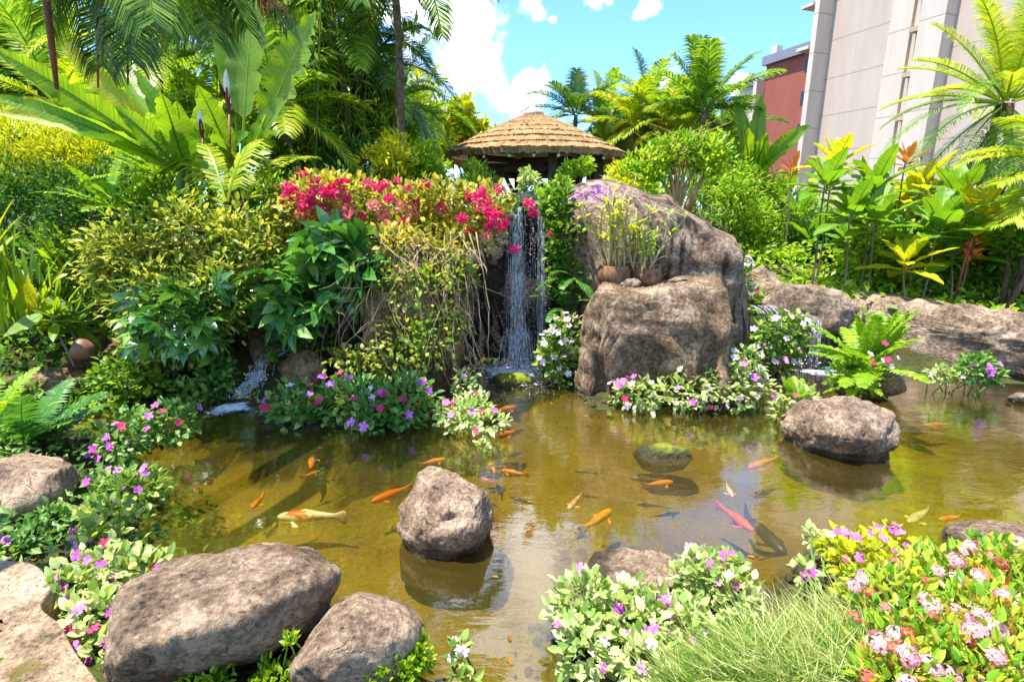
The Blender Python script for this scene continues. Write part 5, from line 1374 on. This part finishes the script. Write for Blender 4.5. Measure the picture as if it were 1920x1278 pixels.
for i, (px, py, Y, w) in enumerate(((1400, 455, 10.5, 90), (1470, 455, 10.8, 110), (1550, 475, 10.2, 110), (1650, 490, 8.4, 120), (1750, 500, 8.0, 110), (1850, 500, 7.8, 110), (1930, 470, 8.2, 130), (1520, 430, 12, 120), (1620, 420, 10, 130), (1730, 420, 9.8, 130), (1840, 430, 9.4, 120), (1420, 400, 12, 110))):
    shrub('leafy_shrub', ('low leafy shrub beside the tall boulder edge', 'dense shrub behind the pale boulder', 'dense shrub around the slender bare stem', 'shrub filling the bed behind the middle of the long wall', 'shrub below the widest ti crown', 'shrub around the hanging red bracts', 'shrub cut by the picture edge beyond the wall end',
          'second row shrub behind the drooping ti plant', 'second row shrub below the tower', 'second row shrub below the bronze croton', 'second row shrub under the yellow palm fronds', 'shrub in front of the farthest hotel blocks')[i], 'shrub',
          [B(px - w * .6, py - 50, px + w * .6, py + 55, Y), B(px - w * .3, py - 80, px + w * .5, py + 10, Y)], 1500, .11, (TL, TLN, TLW)[i % 3], ('bright', 'mid', 'dark', 'bright')[i % 4], (), 'leafy shrubs filling the bed behind the wall', 6, BARK, .012, lump=.8, shell=.8)

# sculpted multi trunk tree right of the gazebo
bt = thing('sculpted_tree', 'multi stemmed tree with a clipped domed crown above the tall boulder', 'tree', [*D(1268, 385, 8.2)[:2], 1.2])
fb = [B(1190, 270, 1260, 340, 8.2), B(1230, 245, 1310, 310, 8.2), B(1290, 248, 1365, 320, 8.2), B(1320, 280, 1372, 335, 8.1), B(1200, 300, 1245, 355, 8.1), B(1255, 250, 1340, 320, 8.5), B(1160, 290, 1215, 335, 8.3)]
mb = MB(); cloud(mb, fb, 2300, .085, TL, lump=.7, shell=.6, up=.6); mb.obj('crown', L['bright'], bt)
mb = MB()
for x0, x1, y1 in ((1262, 1215, 310), (1264, 1240, 285), (1266, 1275, 270), (1270, 1300, 270), (1272, 1330, 285), (1285, 1350, 310), (1268, 1255, 265), (1290, 1358, 290)):
    a, b = D(x0, 395, 8.2), D(x1, y1, 8.2 + .2 * R.normal()); t = np.linspace(0, 1, 10)[:, None]; md = np.array([a[0] + .15 * (b[0] - a[0]), a[1], a[2] + .6 * (b[2] - a[2])])
    pts = (1 - t) ** 2 * a + 2 * t * (1 - t) * md + t * t * b
    mb.tube(pts, np.linspace(.045, .015, 10), 7)
    for s in range(3):
        p = pts[6 + s]; mb.tube([p, p + [R.normal() * .15, R.normal() * .15, .15], p + [R.normal() * .3, R.normal() * .3, .35]], [.014, .01, .005], 5)
mb.obj('trunk', barkmat('ochre_bark', (.16, .095, .03), (.40, .27, .11)), bt, True)

# banana like plants right of the gazebo
bananas('traveller_plant', 'big leaved banana like plant in front of the farthest hotel blocks', [*D(1400, 400, 11.8)[:2], 1.0], (
    (1405, 330, 1376, 180, 11.8, 11.8, 34), (1408, 330, 1428, 178, 11.8, 11.8, 32), (1412, 330, 1440, 250, 11.8, 11.2, 30), (1415, 330, 1520, 236, 11.8, 11.5, 30, {'bow': .2}), (1400, 330, 1345, 235, 11.8, 11.9, 30), (1410, 335, 1480, 275, 11.8, 11.3, 28, {'bow': .2}),
    (1395, 335, 1330, 280, 11.8, 11.5, 30, {'bow': .2}), (1405, 330, 1395, 235, 11.8, 11.1, 34), (1400, 340, 1370, 270, 11.8, 11.0, 36)), None, 'banana', ((1405, 420, 1405, 325, 11.8, .06),), 'banana plant')
bananas('traveller_plant', 'grey green banana like plant just behind the gazebo roof', [*D(1150, 330, 15.5)[:2], 1.1], (
    (1150, 290, 1112, 172, 15.5, 15.5, 30, {'bow': .2}), (1152, 290, 1128, 195, 15.5, 15, 26), (1155, 290, 1165, 180, 15.5, 15.5, 26), (1158, 290, 1195, 215, 15.5, 15.2, 26, {'bow': .2}), (1150, 295, 1110, 230, 15.5, 15.1, 24, {'bow': .2}), (1160, 295, 1215, 240, 15.5, 15, 28, {'bow': .25})),
    None, 'palm', ((1153, 330, 1153, 285, 15.5, .08),))

# ------------------------------------------------------------------ palms
pA = D(1322, 205, 12)
palm('feather palm with erect fronds above the clipped domed tree', pA, [pA[0], 12, 1.0], Ln=1.5, nl=52, ll=.42, lw=.03, mat='palm', fronds=[(100, 80, 1), (60, 72, 1.05), (170, 62, .9), (10, 55, 1), (250, 60, .8), (200, 38, .9), (330, 35, .9), (140, 25, .8), (40, 20, .8), (280, 20, .8), (215, 68, .95), (120, 52, .7), (345, 58, .85), (185, 15, .7), (355, 8, .75), (80, 62, .8), (160, 78, .85)], sag=.4)
pA = D(1080, 215, 16)
palm('small dark feather palm rising behind the gazebo roof', pA, [pA[0], 16, 1.0], Ln=1.5, nl=50, ll=.42, lw=.028, mat='palm_dark', fronds=[(90, 85, .8), (70, 70, .8), (200, 35, 1), (340, 30, 1), (180, 20, .95), (0, 55, .7), (160, 55, .8), (270, 30, .9), (300, 10, .8), (230, 5, .8), (215, 50, .8), (320, 45, .7), (190, -5, .7), (350, 5, .8), (95, 60, .7)], sag=.55)
pA = D(1245, 225, 13.5)
palm('bushy palm with arching yellow fronds left of the feather palm', pA, [pA[0], 13.5, 1.0], 13, 1.3, (-10, 70), .7, 50, .4, .03, 'palm_yellow')
pA = D(1190, 235, 14)
palm('pale green palm between the gazebo and the bushy palm', pA, [pA[0], 14, 1.0], 13, 1.2, (-15, 75), .7, 50, .4, .03, 'palm_yellow')
# date palm at the right edge
pA = D(1885, 195, 9.5)
dp = palm('shaggy date palm with a dense crown beside the tower', pA, [pA[0], 9.5, .9], 26, 1.75, (8, 85), .45, 95, .30, .013, 'palm_yellow', .17, az=(0, 360), tmat=FIBRE, vee=.35, bulge=.9)
for a, e, s in ((180, 5, 1.25), (195, -5, 1.25), (205, -30, 1.1), (230, -45, .9), (170, -35, 1.1), (260, -55, .9), (215, 20, 1.15), (150, 15, 1), (285, -40, .9), (240, -25, 1)):
    mb = MB(); frond(mb, pA + dirv(a, e) * .12, dirv(a, e), 1.7 * s,   .75, 95, .28, .012, .2, .6, r0=.018); mb.obj('frond', L['palm'], dp)
for i in range(12):
    mb = MB(); a = 150 + 200 * R.random(); frond(mb, pA + [0, 0, -.25] + dirv(a, -40) * .12, dirv(a, -55 - 20 * R.random()), .9 + .3 * R.random(), .6, 40, .2, .018, .1, .8, r0=.014); mb.obj('dead_frond', L['dead' if i % 3 else 'palm_dark'], dp)
pA = np.array(D(2040, 330, 7.0))
palm('yellow green palm leaning in from beyond the picture edge', pA, [pA[0], 7.0, .5], Ln=1.45, nl=70, ll=.4, lw=.022, mat='palm_yellow', fronds=[(175, 22, 1), (190, 10, 1), (160, 30, .9), (200, -5, .9), (185, 40, .9), (215, 15, .9), (90, 50, 1), (20, 40, 1), (300, 30, 1)], sag=.55)
pA = np.array(D(2010, 440, 6.7))
palm('low feathery palm hanging over the end of the rock wall', pA, [pA[0], 6.7, .5], Ln=1.3, nl=80, ll=.28, lw=.012, mat='fern', fronds=[(178, 25, .7), (165, 40, .7), (210, 30, .6), (90, 50, 1), (20, 40, 1), (240, 10, .8)], sag=.8)
tr_ = thing('leaning_trunk', 'bare leaning stems of a small tree at the end of the rock wall', 'tree', D(1885, 580, 6.9))
for a, b in (((1885, 580, 6.9), (1945, 470, 7)), ((1895, 575, 7.0), (1925, 440, 7.2)), ((1880, 570, 7.1), (1890, 450, 7.3))):
    mb = MB(); mb.tube([D(*a), (D(*a) + D(*b)) / 2 + [.03, 0, 0], D(*b)], [.045, .035, .025], 7); mb.obj('trunk', BARK, tr_, True)
mb = MB(); cloud(mb, [B(1880, 410, 1990, 480, 7.1)], 500, .1, TL); mb.obj('crown', L['mid'], tr_)

# palm cluster left of the gazebo
SF = [L['palm_dark'], L['palm'], L['palm']]
pA = D(730, -170, 8.6); palm('tall slim palm with a straight brown trunk left of the gazebo', pA, [D(738, 330, 8.6)[0], 8.6, 1.2], 16, 2.0, (-40, 70), .8, 70, .5, .026, SF, .065, bulge=1.1)
for lab, px, py, Y, bx, nn, ln, mt in (('clumping palm with several thin stems in the dark grove', 640, 60, 10.2, 645, 16, 1.9, SF), ('palm with dark hanging fronds beside the tall slim palm', 690, 120, 10.8, 690, 15, 1.7, [L['palm_dark']]), ('palm leaning left over the torn banana leaf', 560, 40, 10.6, 585, 15, 1.9, SF),
                                     ('short bright palm behind the end of the bougainvillea', 790, 215, 15.5, 785, 14, 1.5, [L['palm_yellow'], L['palm']]), ('dark palm low in the grove behind the cycad fronds', 610, 190, 11, 620, 14, 1.5, [L['palm_dark'], L['palm']]), ('high palm crown above the dark grove', 600, -120, 11, 640, 16, 2.0, SF),
                                     ('palm with long drooping fronds over the grove edge', 745, 190, 11.8, 745, 14, 1.35, SF)):
    c = D(px, py, Y); bxx = D(bx, 330, Y)[0]
    ex = [(c + [R.normal() * .25, .2 * R.normal(), -.5 * R.random()], np.array([bxx + R.normal() * .3, Y + .3 * R.normal(), 1.15]), .03) for _ in range(3)]
    palm(lab, c, [bxx, Y, 1.15], nn, ln, (-45, 78), .85, 66, .46, .024, mt, .05, extra_stems=ex, tmat=BARK)
# overhanging palm at the top left
pA = D(240, -190, 4.3)
ov = palm('palm with drooping shaggy fronds hanging in from above the banana leaves', pA, [-4.6, -1.2, .3], Ln=1.5, mat='palm_dark', tr=.1, fronds=[], bulge=1.2)
for px, py, Y, ln, mt in ((60, 60, 4.2, 1, 'palm'), (40, 20, 4.3, 1, 'palm_yellow'), (150, -20, 4.1, 1, 'palm_dark'), (215, 30, 4.2, 1, 'palm_dark'), (270, 90, 4.2, 1, 'palm_dark'), (320, 60, 4.25, 1, 'palm_dark'), (360, 100, 4.2, 1, 'palm_dark'), (395, 80, 4.3, 1, 'palm'), (430, 10, 4.4, 1, 'palm_dark'), (300, 30, 4.4, 1, 'palm_dark'), (120, 40, 4.5, 1, 'palm_dark'), (245, 20, 4.5, 1, 'palm_dark'), (380, 30, 4.0, 1, 'palm_dark'), (330, 120, 4.1, 1, 'palm_dark'), (410, 130, 4.2, 1, 'palm_dark'), (290, 110, 4.0, 1, 'palm'), (350, 60, 3.9, 1, 'palm_dark'), (250, 100, 4.35, 1, 'palm_dark'), (200, 70, 4.3, 1, 'palm'), (440, 60, 4.2, 1, 'palm'), (400, 110, 4.1, 1, 'dead')):
    t_ = D(px, py, Y); d = t_ - pA; Ln = np.linalg.norm(d) * 1.18; mb = MB(); up_ = nrm(nrm(d) + np.array([0, 0, .75]))
    frond(mb, pA, up_, Ln, 1.1 / Ln, 105, .44, .010, .05, 1.1, .5, .2, .012, .4); mb.obj('frond', L[mt], ov)
mb = MB(); mb.tube([D(70, -150, 4.0), D(88, 10, 4.0), D(100, 110, 4.0), D(107, 168, 4.0)], [.026, .022, .02, .012], 7); mb.obj('hanging_stalk', plain('red_brown_sheath', (.17, .06, .025), .7), ov, True)
for (x0, x1, y1) in ((180, 184, 165), (236, 240, 160), (232, 246, 120)):
    mb = MB(); mb.tube([D(x0, -150, 4.1), D((x0 + x1) / 2, 20, 4.1), D(x1, y1, 4.1)], [.014, .012, .006], 6); mb.obj('hanging_stalk', STEMR, ov, True)

# big banana and heliconia leaves on the left
BG = 'banana plants on the shaded bank'
bananas('banana_plant', 'tall banana plant with upright torn leaves above the variegated shrub', [*D(450, 400, 6.6)[:2], .8], (
    (455, 330, 592, 22, 6.6, 6.5, 75, {'tear': .18, 'pet': .35, 'bow': .02}), (450, 330, 478, -70, 6.6, 6.8, 80, {'tear': .1, 'pet': .3, 'bow': 0}), (448, 330, 430, -40, 6.6, 6.9, 60, {'pet': .4, 'bow': 0}), (455, 330, 540, 180, 6.6, 6.2, 50, {'bow': .12}), (445, 330, 370, 160, 6.6, 6.3, 52, {'bow': .15}),
    (450, 335, 400, 225, 6.6, 6.0, 55), (458, 335, 500, 215, 6.6, 6.0, 52), (440, 335, 345, 225, 6.6, 6.2, 50, {'bow': .2}), (455, 340, 520, 250, 6.6, 6.0, 46, {'bow': .2})), BG, 'banana', ((450, 400, 450, 310, 6.6, .08), (458, 400, 462, 280, 6.6, .05), (440, 400, 436, 290, 6.6, .05)))
bananas('banana_plant', 'sprawling banana plant with long sunlit leaves reaching to the picture edge', [*D(330, 400, 6.0)[:2], .7], (
    (340, 320, -20, 85, 6.0, 5.2, 52, {'bow': .06, 'mat': 'banana', 'tear': .08}), (330, 310, -40, 175, 6.0, 5.0, 40, {'bow': .08}), (345, 320, 95, 60, 6.0, 6.2, 44, {'bow': .05, 'mat': 'yellow', 'tear': .15}), (335, 320, 60, 185, 6.0, 4.9, 40, {'bow': .1, 'up': (.2, -.2, 1)}), (350, 320, 180, 90, 6.0, 6.4, 40, {'bow': .1, 'tear': .12, 'up': (.5, -.4, .6)}),
    (355, 320, 250, 130, 6.0, 6.0, 44, {'bow': .12, 'mat': 'ti', 'up': (.6, -.3, .5)}), (340, 325, 130, 250, 6.0, 5.2, 40, {'bow': .15}), (350, 325, 300, 170, 6.0, 5.6, 50), (330, 300, -30, 210, 6.0, 5.4, 36, {'bow': .12, 'mat': 'yellow'}), (355, 330, 330, 190, 6.0, 5.8, 44), (345, 330, 215, 200, 6.0, 5.5, 46, {'bow': .12})),
    BG, 'banana', ((340, 400, 340, 310, 6.0, .06), (352, 400, 354, 310, 6.0, .05)))
bananas('banana_plant', 'young banana plant with dark leaves in front of the palm grove', [*D(400, 400, 6.9)[:2], .8], (
    (395, 330, 372, 195, 6.9, 6.7, 44), (400, 330, 425, 215, 6.9, 6.6, 40), (392, 330, 330, 235, 6.9, 6.6, 40, {'bow': .18}), (402, 335, 470, 250, 6.9, 6.5, 40, {'bow': .2}), (395, 340, 300, 270, 6.9, 6.5, 40, {'bow': .25}), (398, 340, 395, 240, 6.9, 6.3, 40)), BG, 'ti', ((397, 400, 397, 320, 6.9, .05),))
for px, y0, y1, lab in ((428, 130, 215, 'heliconia stalk with a white bract tip between the upright banana leaves'), (378, 205, 260, 'heliconia stalk with a pale tip in front of the young banana plant')):
    h = thing('heliconia', lab, 'heliconia', [*D(px, 330, 6.2)[:2], .8], 'heliconia stalks among the banana leaves')
    mb = MB(); mb.tube([D(px + 4, 340, 6.2), D(px + 2, y1, 6.2)], .014, 6); mb.obj('stem', STEMR, h, True)
    mb = MB(); blade(mb, D(px + 2, y1, 6.2), D(px - 3, (y0 + y1) / 2 - 10, 6.15), .05, fold=.8, pet=.02); mb.obj('red_bract', bpy.data.materials.get('maroon_bract_skin') or plain('maroon_bract_skin', (.16, .03, .02), .5), h, True)
    mb = MB(); blade(mb, D(px, (y0 + y1) / 2 + 10, 6.18), D(px - 4, y0, 6.15), .06, fold=.9, pet=.02); mb.obj('white_bract', plain('white_bract_skin', (.8, .78, .7), .5, var=.05) if y0 == 130 else bpy.data.materials['white_bract_skin'], h, True)
# cycad like fronds
CY = 'cycads behind the flowering shrubs'
pA = D(455, 375, 6.2); palm('cycad with silvery arching fronds beside the bougainvillea', pA, [pA[0], 6.2, 1.0], Ln=.95, nl=30, ll=.22, lw=.026, mat='palm_yellow', fronds=[(55, 55, 1), (20, 50, 1.05), (5, 30, 1.1), (80, 65, .9), (350, 15, .9), (120, 60, .9)], sag=1.3, group=CY, name='cycad', cat='cycad', vee=-.1, droop=.3, prof=.35, tr=.06)
pA = D(425, 385, 5.7); palm('cycad with one long yellow frond arching over the variegated shrub', pA, [pA[0], 5.7, .9], Ln=1.15, nl=30, ll=.3, lw=.034, mat='palm_yellow', fronds=[(150, 48, 1.1), (130, 60, .9), (165, 25, .8), (60, 70, .7)], sag=1.0, group=CY, name='cycad', cat='cycad', vee=-.2, droop=.7, prof=.35, tr=.05)
# bank on the left
shrub('hedge', 'sunlit yellow green bamboo like hedge under the long banana leaves', 'hedge', [B(-60, 215, 110, 330, 6.6), B(60, 235, 200, 340, 6.7), B(130, 250, 250, 350, 6.8), B(-60, 280, 80, 350, 6.4)], 6000, .075, TDN, 'yellow', (), None, 12, lump=.7, up=.6)
shrub('hedge', 'dark green fine leaved hedge below the yellow green one', 'hedge', [B(-60, 300, 90, 430, 6.2), B(50, 300, 190, 420, 6.3), B(140, 310, 260, 420, 6.4), B(90, 340, 230, 450, 6.1), B(200, 340, 330, 430, 6.5)], 7000, .06, TD, 'dark', (), None, 12, BARK, .015, lump=.85, shell=.7)
shrub('leafy_shrub', 'mid green shrub filling the gap behind the variegated dome', 'shrub', [B(230, 320, 400, 420, 6.6), B(60, 420, 200, 560, 6.0), B(-60, 430, 80, 560, 5.9), B(450, 340, 540, 420, 6.8)], 4500, .08, TL, 'mid', (), SH, 12, BARK, .015, lump=.8)
shrub('leafy_shrub', 'young plant with big pale leaves on a thin stem before the hedge', 'shrub', [B(195, 330, 260, 400, 5.8)], 16, .22, TLW, 'bright', (), SH, 2, BARK, .012, shell=.9)
for lab, px, py, Y, n_, ln in (('strap leaved ginger clump at the sunny picture edge', 20, 560, 5.2, 22, 190), ('upright ginger clump behind the big fallen leaf', 80, 560, 5.4, 20, 170), ('dark strap leaved clump under the hedge', 130, 470, 5.8, 18, 120), ('pale strap leaved clump half out of the picture', -40, 500, 5.0, 16, 200)):
    c = D(px, py + 60, Y); root = thing('ginger_plant', lab, 'ginger plant', c, 'strap leaved plants on the shady bank')
    for i in range(n_):
        a = 360 * R.random(); e = 40 + 48 * R.random(); l_ = ln * mpp(px, py, Y) * (.6 + .5 * R.random()); b = c + [R.normal() * .08, R.normal() * .08, 0]
        mb = MB(); blade(mb, b, b + dirv(a, e) * l_, .055 + .02 * R.random(), up=(0, -.3, 1), bow=.18, rows=12, pet=.05, fold=.2); mb.obj('leaf', L['yellow' if i % 3 == 0 else 'bright' if i % 3 == 1 else 'mid'], root, True)
rosette('broad leaved croton with drooping green leaves behind the dark ledge', 130, 600, 5.4, 14, 75, 'mid', 'crotons behind the rock wall', .3, (-25, 60), name='croton', cat='croton')
rosette('broad leaved plant with lime leaves beside the brown pot', 100, 590, 5.2, 11, 60, 'bright', 'crotons behind the rock wall', .3, (-20, 70), name='croton', cat='croton')
bananas('fallen_leaf_plant', 'single big pale oval leaf tilted over the dark ledge', D(75, 640, 4.9), ((80, 590, 6, 632, 4.9, 4.7, 34, {'bow': .05, 'fold': .1, 'pet': .02, 'mat': 'impatiens'}),), None, 'ti', (), 'big leaf')
pt = thing('garden_pot', 'brown rounded pot lying behind the dark ledge', 'pot', D(160, 660, 5.1))
mb = MB(); th = np.arange(20) * 2 * math.pi / 20; pr = [(0, -.10), (.06, -.10), (.10, -.05), (.12, .02), (.11, .07), (.085, .10), (.075, .10), (.06, .04), (0, .0)]
c = D(158, 656, 5.25); ax_ = nrm(np.array([-.75, -.35, .45])); sx_ = nrm(np.cross(ax_, [0, 0, 1])); sy_ = np.cross(sx_, ax_)
mb.grid(np.array([c + ax_ * z + sx_ * r * math.cos(t) + sy_ * r * math.sin(t) for r, z in pr for t in th]), len(pr), 20, True); mb.obj('pot_body', plain('brown_ceramic', (.2, .09, .05), .5, .4, .3), pt, True)
fern('dark arching fern over the streaked brown rock', D(45, 840, 3.7), 12, .62, 'fern_dark', (10, 65), 1.3, .14, .026, 26)
fern('lighter fern half out of the picture above the streaked brown rock', D(-20, 800, 3.9), 10, .5, 'fern', (10, 70), 1.3, .12, .024, 24)
fern('small fern between the dark ledge and the impatiens island', D(110, 815, 3.9), 9, .4, 'fern_dark', (10, 60), 1.5, .1, .022, 22)

# ------------------------------------------------------------------ trees behind
TG = 'trees beyond the garden'
tree('brown green tree behind the hanging fronds and hedge', (-120, 60, 190, 330), 13, 5000, .22, 'olive', TL, None, 10, .12, seed=1)
tree('mid green tree behind the long sunlit banana leaves', (130, 120, 420, 350), 14, 6000, .22, 'far', TL, None, 11, .12, seed=2)
tree('dark dense tree at the back of the palm grove', (440, 40, 700, 350), 15, 7000, .24, 'mid', TL, None, 12, .14, seed=3)
tree('tall light tree whose crown tops the palm grove', (330, -220, 640, 160), 17, 7000, .26, 'far', TL, 620, 12, .16, seed=4)
tree('feathery light green tree between palm grove and gazebo', (680, 150, 810, 340), 15, 5200, .19, 'bright', TDN, None, 9, .09, seed=5)
tree('round yellow green tree close to the gazebo roof', (820, 195, 935, 345), 17, 4200, .2, 'yellow', TL, None, 8, .09, seed=6)
tree('wispy tree leaning over the round yellow green one', (770, 170, 860, 310), 18, 2200, .2, 'far', TDN, None, 8, .08, seed=7)
tree('leafy tree behind the grey green banana like plant', (1090, 205, 1230, 360), 17, 4200, .22, 'mid', TL, None, 9, .1, seed=9)
tree('bright tree behind the clipped domed tree', (1190, 180, 1330, 350), 16, 4500, .2, 'bright', TL, None, 9, .1, seed=10)
tree('dark tree between the feather palm and the hotel blocks', (1310, 220, 1420, 400), 18, 3600, .22, 'mid', TL, None, 9, .1, seed=11)
HG = 'background bushes below the palms'
for i, (bx, Y, mt, lab) in enumerate((((470, 260, 620, 370), 9.0, 'mid', 'dark bush under the clumping palm'), ((600, 280, 720, 370), 8.8, 'dark', 'dark bush behind the magenta flowers'), ((690, 270, 790, 350), 8.4, 'yellow', 'bright yellow bush just above the bougainvillea'),
                              ((760, 290, 845, 370), 8.6, 'bright', 'lime bush beside the gazebo post'), ((850, 325, 940, 375), 8.8, 'mid', 'bush under the gazebo eave'), ((1120, 325, 1210, 390), 9.6, 'yellow', 'yellow bush between gazebo and clipped tree'), ((1175, 350, 1260, 420), 9.6, 'bright', 'bright bush behind the clipped tree stems'),
                              ((1230, 318, 1385, 440), 10.6, 'mid', 'bush under the clipped tree crown'), ((1330, 310, 1440, 440), 10, 'bright', 'bush behind the shoulder of the tall boulder'))):
    shrub('background_bush', lab, 'bush', [B(*bx, Y), B(bx[0] + 20, bx[1] - 20, bx[2] - 30, bx[3] - 40, Y + .2)], 1900, .10, (TL, TDN, TLN)[i % 3], mt, (), HG, 7, BARK, .014, lump=.8, shell=.8)

for lab, px, Y, nc, top, w in (('bamboo clump with many thin dark culms in the middle of the grove', 640, 9.4, 16, -120, .5), ('bamboo clump with light green leaves at the sunny side of the grove', 735, 10.6, 8, 110, .2), ('bamboo clump behind the torn banana leaf', 550, 9.8, 12, -100, .45)):
    b = np.array([D(px, 330, Y)[0], Y, 1.1]); root = thing('bamboo', lab, 'bamboo', b, 'bamboo clumps in the grove'); zt = D(px, top, Y)[2]; bl = []
    for i in range(nc):
        p0 = b + [R.normal() * w * .5, R.normal() * .25, 0]; p1 = p0 + [R.normal() * w, R.normal() * .3, (zt - b[2]) * (.7 + .4 * R.random())]
        t = np.linspace(0, 1, 14)[:, None]; mb = MB(); pts = p0 + (p1 - p0) * t; pts[:, 0] += .12 * R.normal() * t[:, 0] ** 2; mb.tube(pts, np.linspace(.028, .01, 14), 6); mb.obj('culm', BARK if i % 3 else STEMG, root, True)
        for u in (.45, .65, .8, .95): bl.append((p0 + (p1 - p0) * u, np.array([.28, .28, .3]) * (.7 + .5 * R.random())))
    mb = MB(); cloud(mb, bl, 130 * nc, .2, TDN, up=-.35, lump=.8, shell=1, jit=.8); mb.obj('foliage', L['bright' if px != 640 else 'far'], root)

for lab, px, py, Y, nn, ln, mt in (('bright feather palm behind the sprawling banana leaves', 300, 120, 8.6, 16, 1.6, ['palm_yellow', 'bright']), ('fine leaved palm between the upright banana leaves and the bamboo', 520, 200, 8.4, 15, 1.3, ['palm', 'palm_yellow']), ('light palm above the yellow green hedge', 110, 200, 8.2, 15, 1.5, ['palm_yellow', 'palm']),
                                   ('palm with soft fronds behind the white tipped stalk', 410, 90, 9.0, 15, 1.5, ['palm', 'bright']), ('small palm over the dark hedge end', 250, 260, 7.6, 14, 1.0, ['palm_yellow', 'fern'])):
    c = D(px, py, Y); bxx = D(px, 380, Y)[0]
    palm(lab, c, [bxx, Y, .9], nn, ln, (-35, 80), .8, 66, .42, .022, [L[k] for k in mt], .05, tmat=BARK)
tree('sunlit light green tree behind the banana fan', (180, -80, 480, 330), 12, 7000, .18, 'bright', TDN, None, 12, .1, seed=21)
tree('yellow green tree far behind the overhanging fronds', (-140, -60, 220, 260), 12.5, 6000, .19, 'far', TL, None, 11, .1, seed=22)
fern('bright fern spreading under the banana fan', D(290, 330, 6.0), 12, .6, 'fern', (5, 75), 1.2, .12, .024, 26)
fern('large pale fern between hedge and variegated dome', D(205, 390, 5.9), 12, .6, 'fern', (5, 75), 1.2, .12, .024, 26)

shrub('hedge', 'tall green hedge closing the view behind the fine leaved hedge', 'hedge', [B(-160, 210, 60, 430, 8.6), B(20, 230, 180, 420, 8.8), B(140, 250, 330, 430, 8.7)], 5200, .12, TL, 'mid', (), None, 12, BARK, .02, lump=.6, shell=.6)
shrub('background_bush', 'deep green bush closing the grove behind the umbrella plant', 'bush', [B(430, 330, 600, 470, 7.6), B(560, 320, 720, 440, 7.9)], 2600, .1, TL, 'mid', (), HG, 8, BARK, .014, lump=.7)

# pebbles and litter along the water's edge
q = np.stack([R.uniform(-4.6, 5.5, 60000), R.uniform(1.4, 6.6, 60000)], -1); d = sdist(q[:, 0], q[:, 1]); q = q[(d > -.10) & (d < .16) & (R.random(len(d)) < .22)]
bm = bmesh.new(); bmesh.ops.create_icosphere(bm, subdivisions=2, radius=1); IC2 = (np.array([v.co[:] for v in bm.verts]) * [1, .8, .6], [[[v.index for v in f.verts] for f in bm.faces]]); bm.free()
pos = np.stack([q[:, 0], q[:, 1], gz(q[:, 0], q[:, 1]) + .004], -1); X, Y, Z = frames(rdir(len(q)) * [1, 1, .2], np.tile([0, 0, 1.], (len(q), 1)))
mb = MB(); mb.inst(IC2, pos, X, Y, Z, .008 + .03 * R.random(len(q)) ** 2.5)
solo(mb, 'pebbles', RK_BROWN, 'small brown pebbles scattered along the water line', 'pebbles', (0, 3, 0), None, 'stuff', True)
q = np.stack([R.uniform(-3.2, 4.5, 700), R.uniform(1.8, 6.0, 700)], -1); d = sdist(q[:, 0], q[:, 1]); q = q[(d > -.55) & (R.random(len(d)) < np.exp(-np.maximum(-d, 0) * 5) * .45)]
pos = np.stack([q[:, 0], q[:, 1], np.maximum(.006, gz(q[:, 0], q[:, 1]) + .012)], -1); X, Y, Z = frames(rdir(len(q)) * [1, 1, .06], np.tile([0, 0, 1.], (len(q), 1)))
mb = MB(); mb.inst(TL, pos, X, Y, Z, .025 + .03 * R.random(len(q)))
solo(mb, 'leaf_litter', L['dead'], 'fallen brown leaves floating near the banks', 'fallen leaves', (0, 3, 0), None, 'stuff', False)

for lab, px, py, Y, nn, ln, mt in (('dense palm filling the gap between gazebo roof and feather palm', 1215, 200, 15, 18, 1.5, ['palm', 'palm_dark']), ('low bright palm behind the clipped domed tree', 1290, 250, 12.5, 16, 1.2, ['palm_yellow', 'bright']), ('drooping palm close behind the gazebo eave', 1135, 235, 16.5, 16, 1.5, ['palm', 'palm_yellow']),
                                   ('dark palm between the feather palm and the banana like plant', 1362, 262, 13.5, 15, 1.3, ['palm_dark', 'palm'])):
    c = D(px, py, Y); palm(lab, c, [c[0], Y, 1.0], nn, ln, (-35, 82), .85, 64, .42, .024, [L[k] for k in mt], .06, tmat=BARK)
tree('broad leafy tree joining the palms behind the clipped tree', (1130, 180, 1300, 330), 18.5, 5200, .22, 'mid', TL, None, 10, .1, seed=31)
tree('light feathery tree right behind the feather palm', (1280, 190, 1400, 330), 19, 3600, .2, 'far', TDN, None, 9, .1, seed=32)
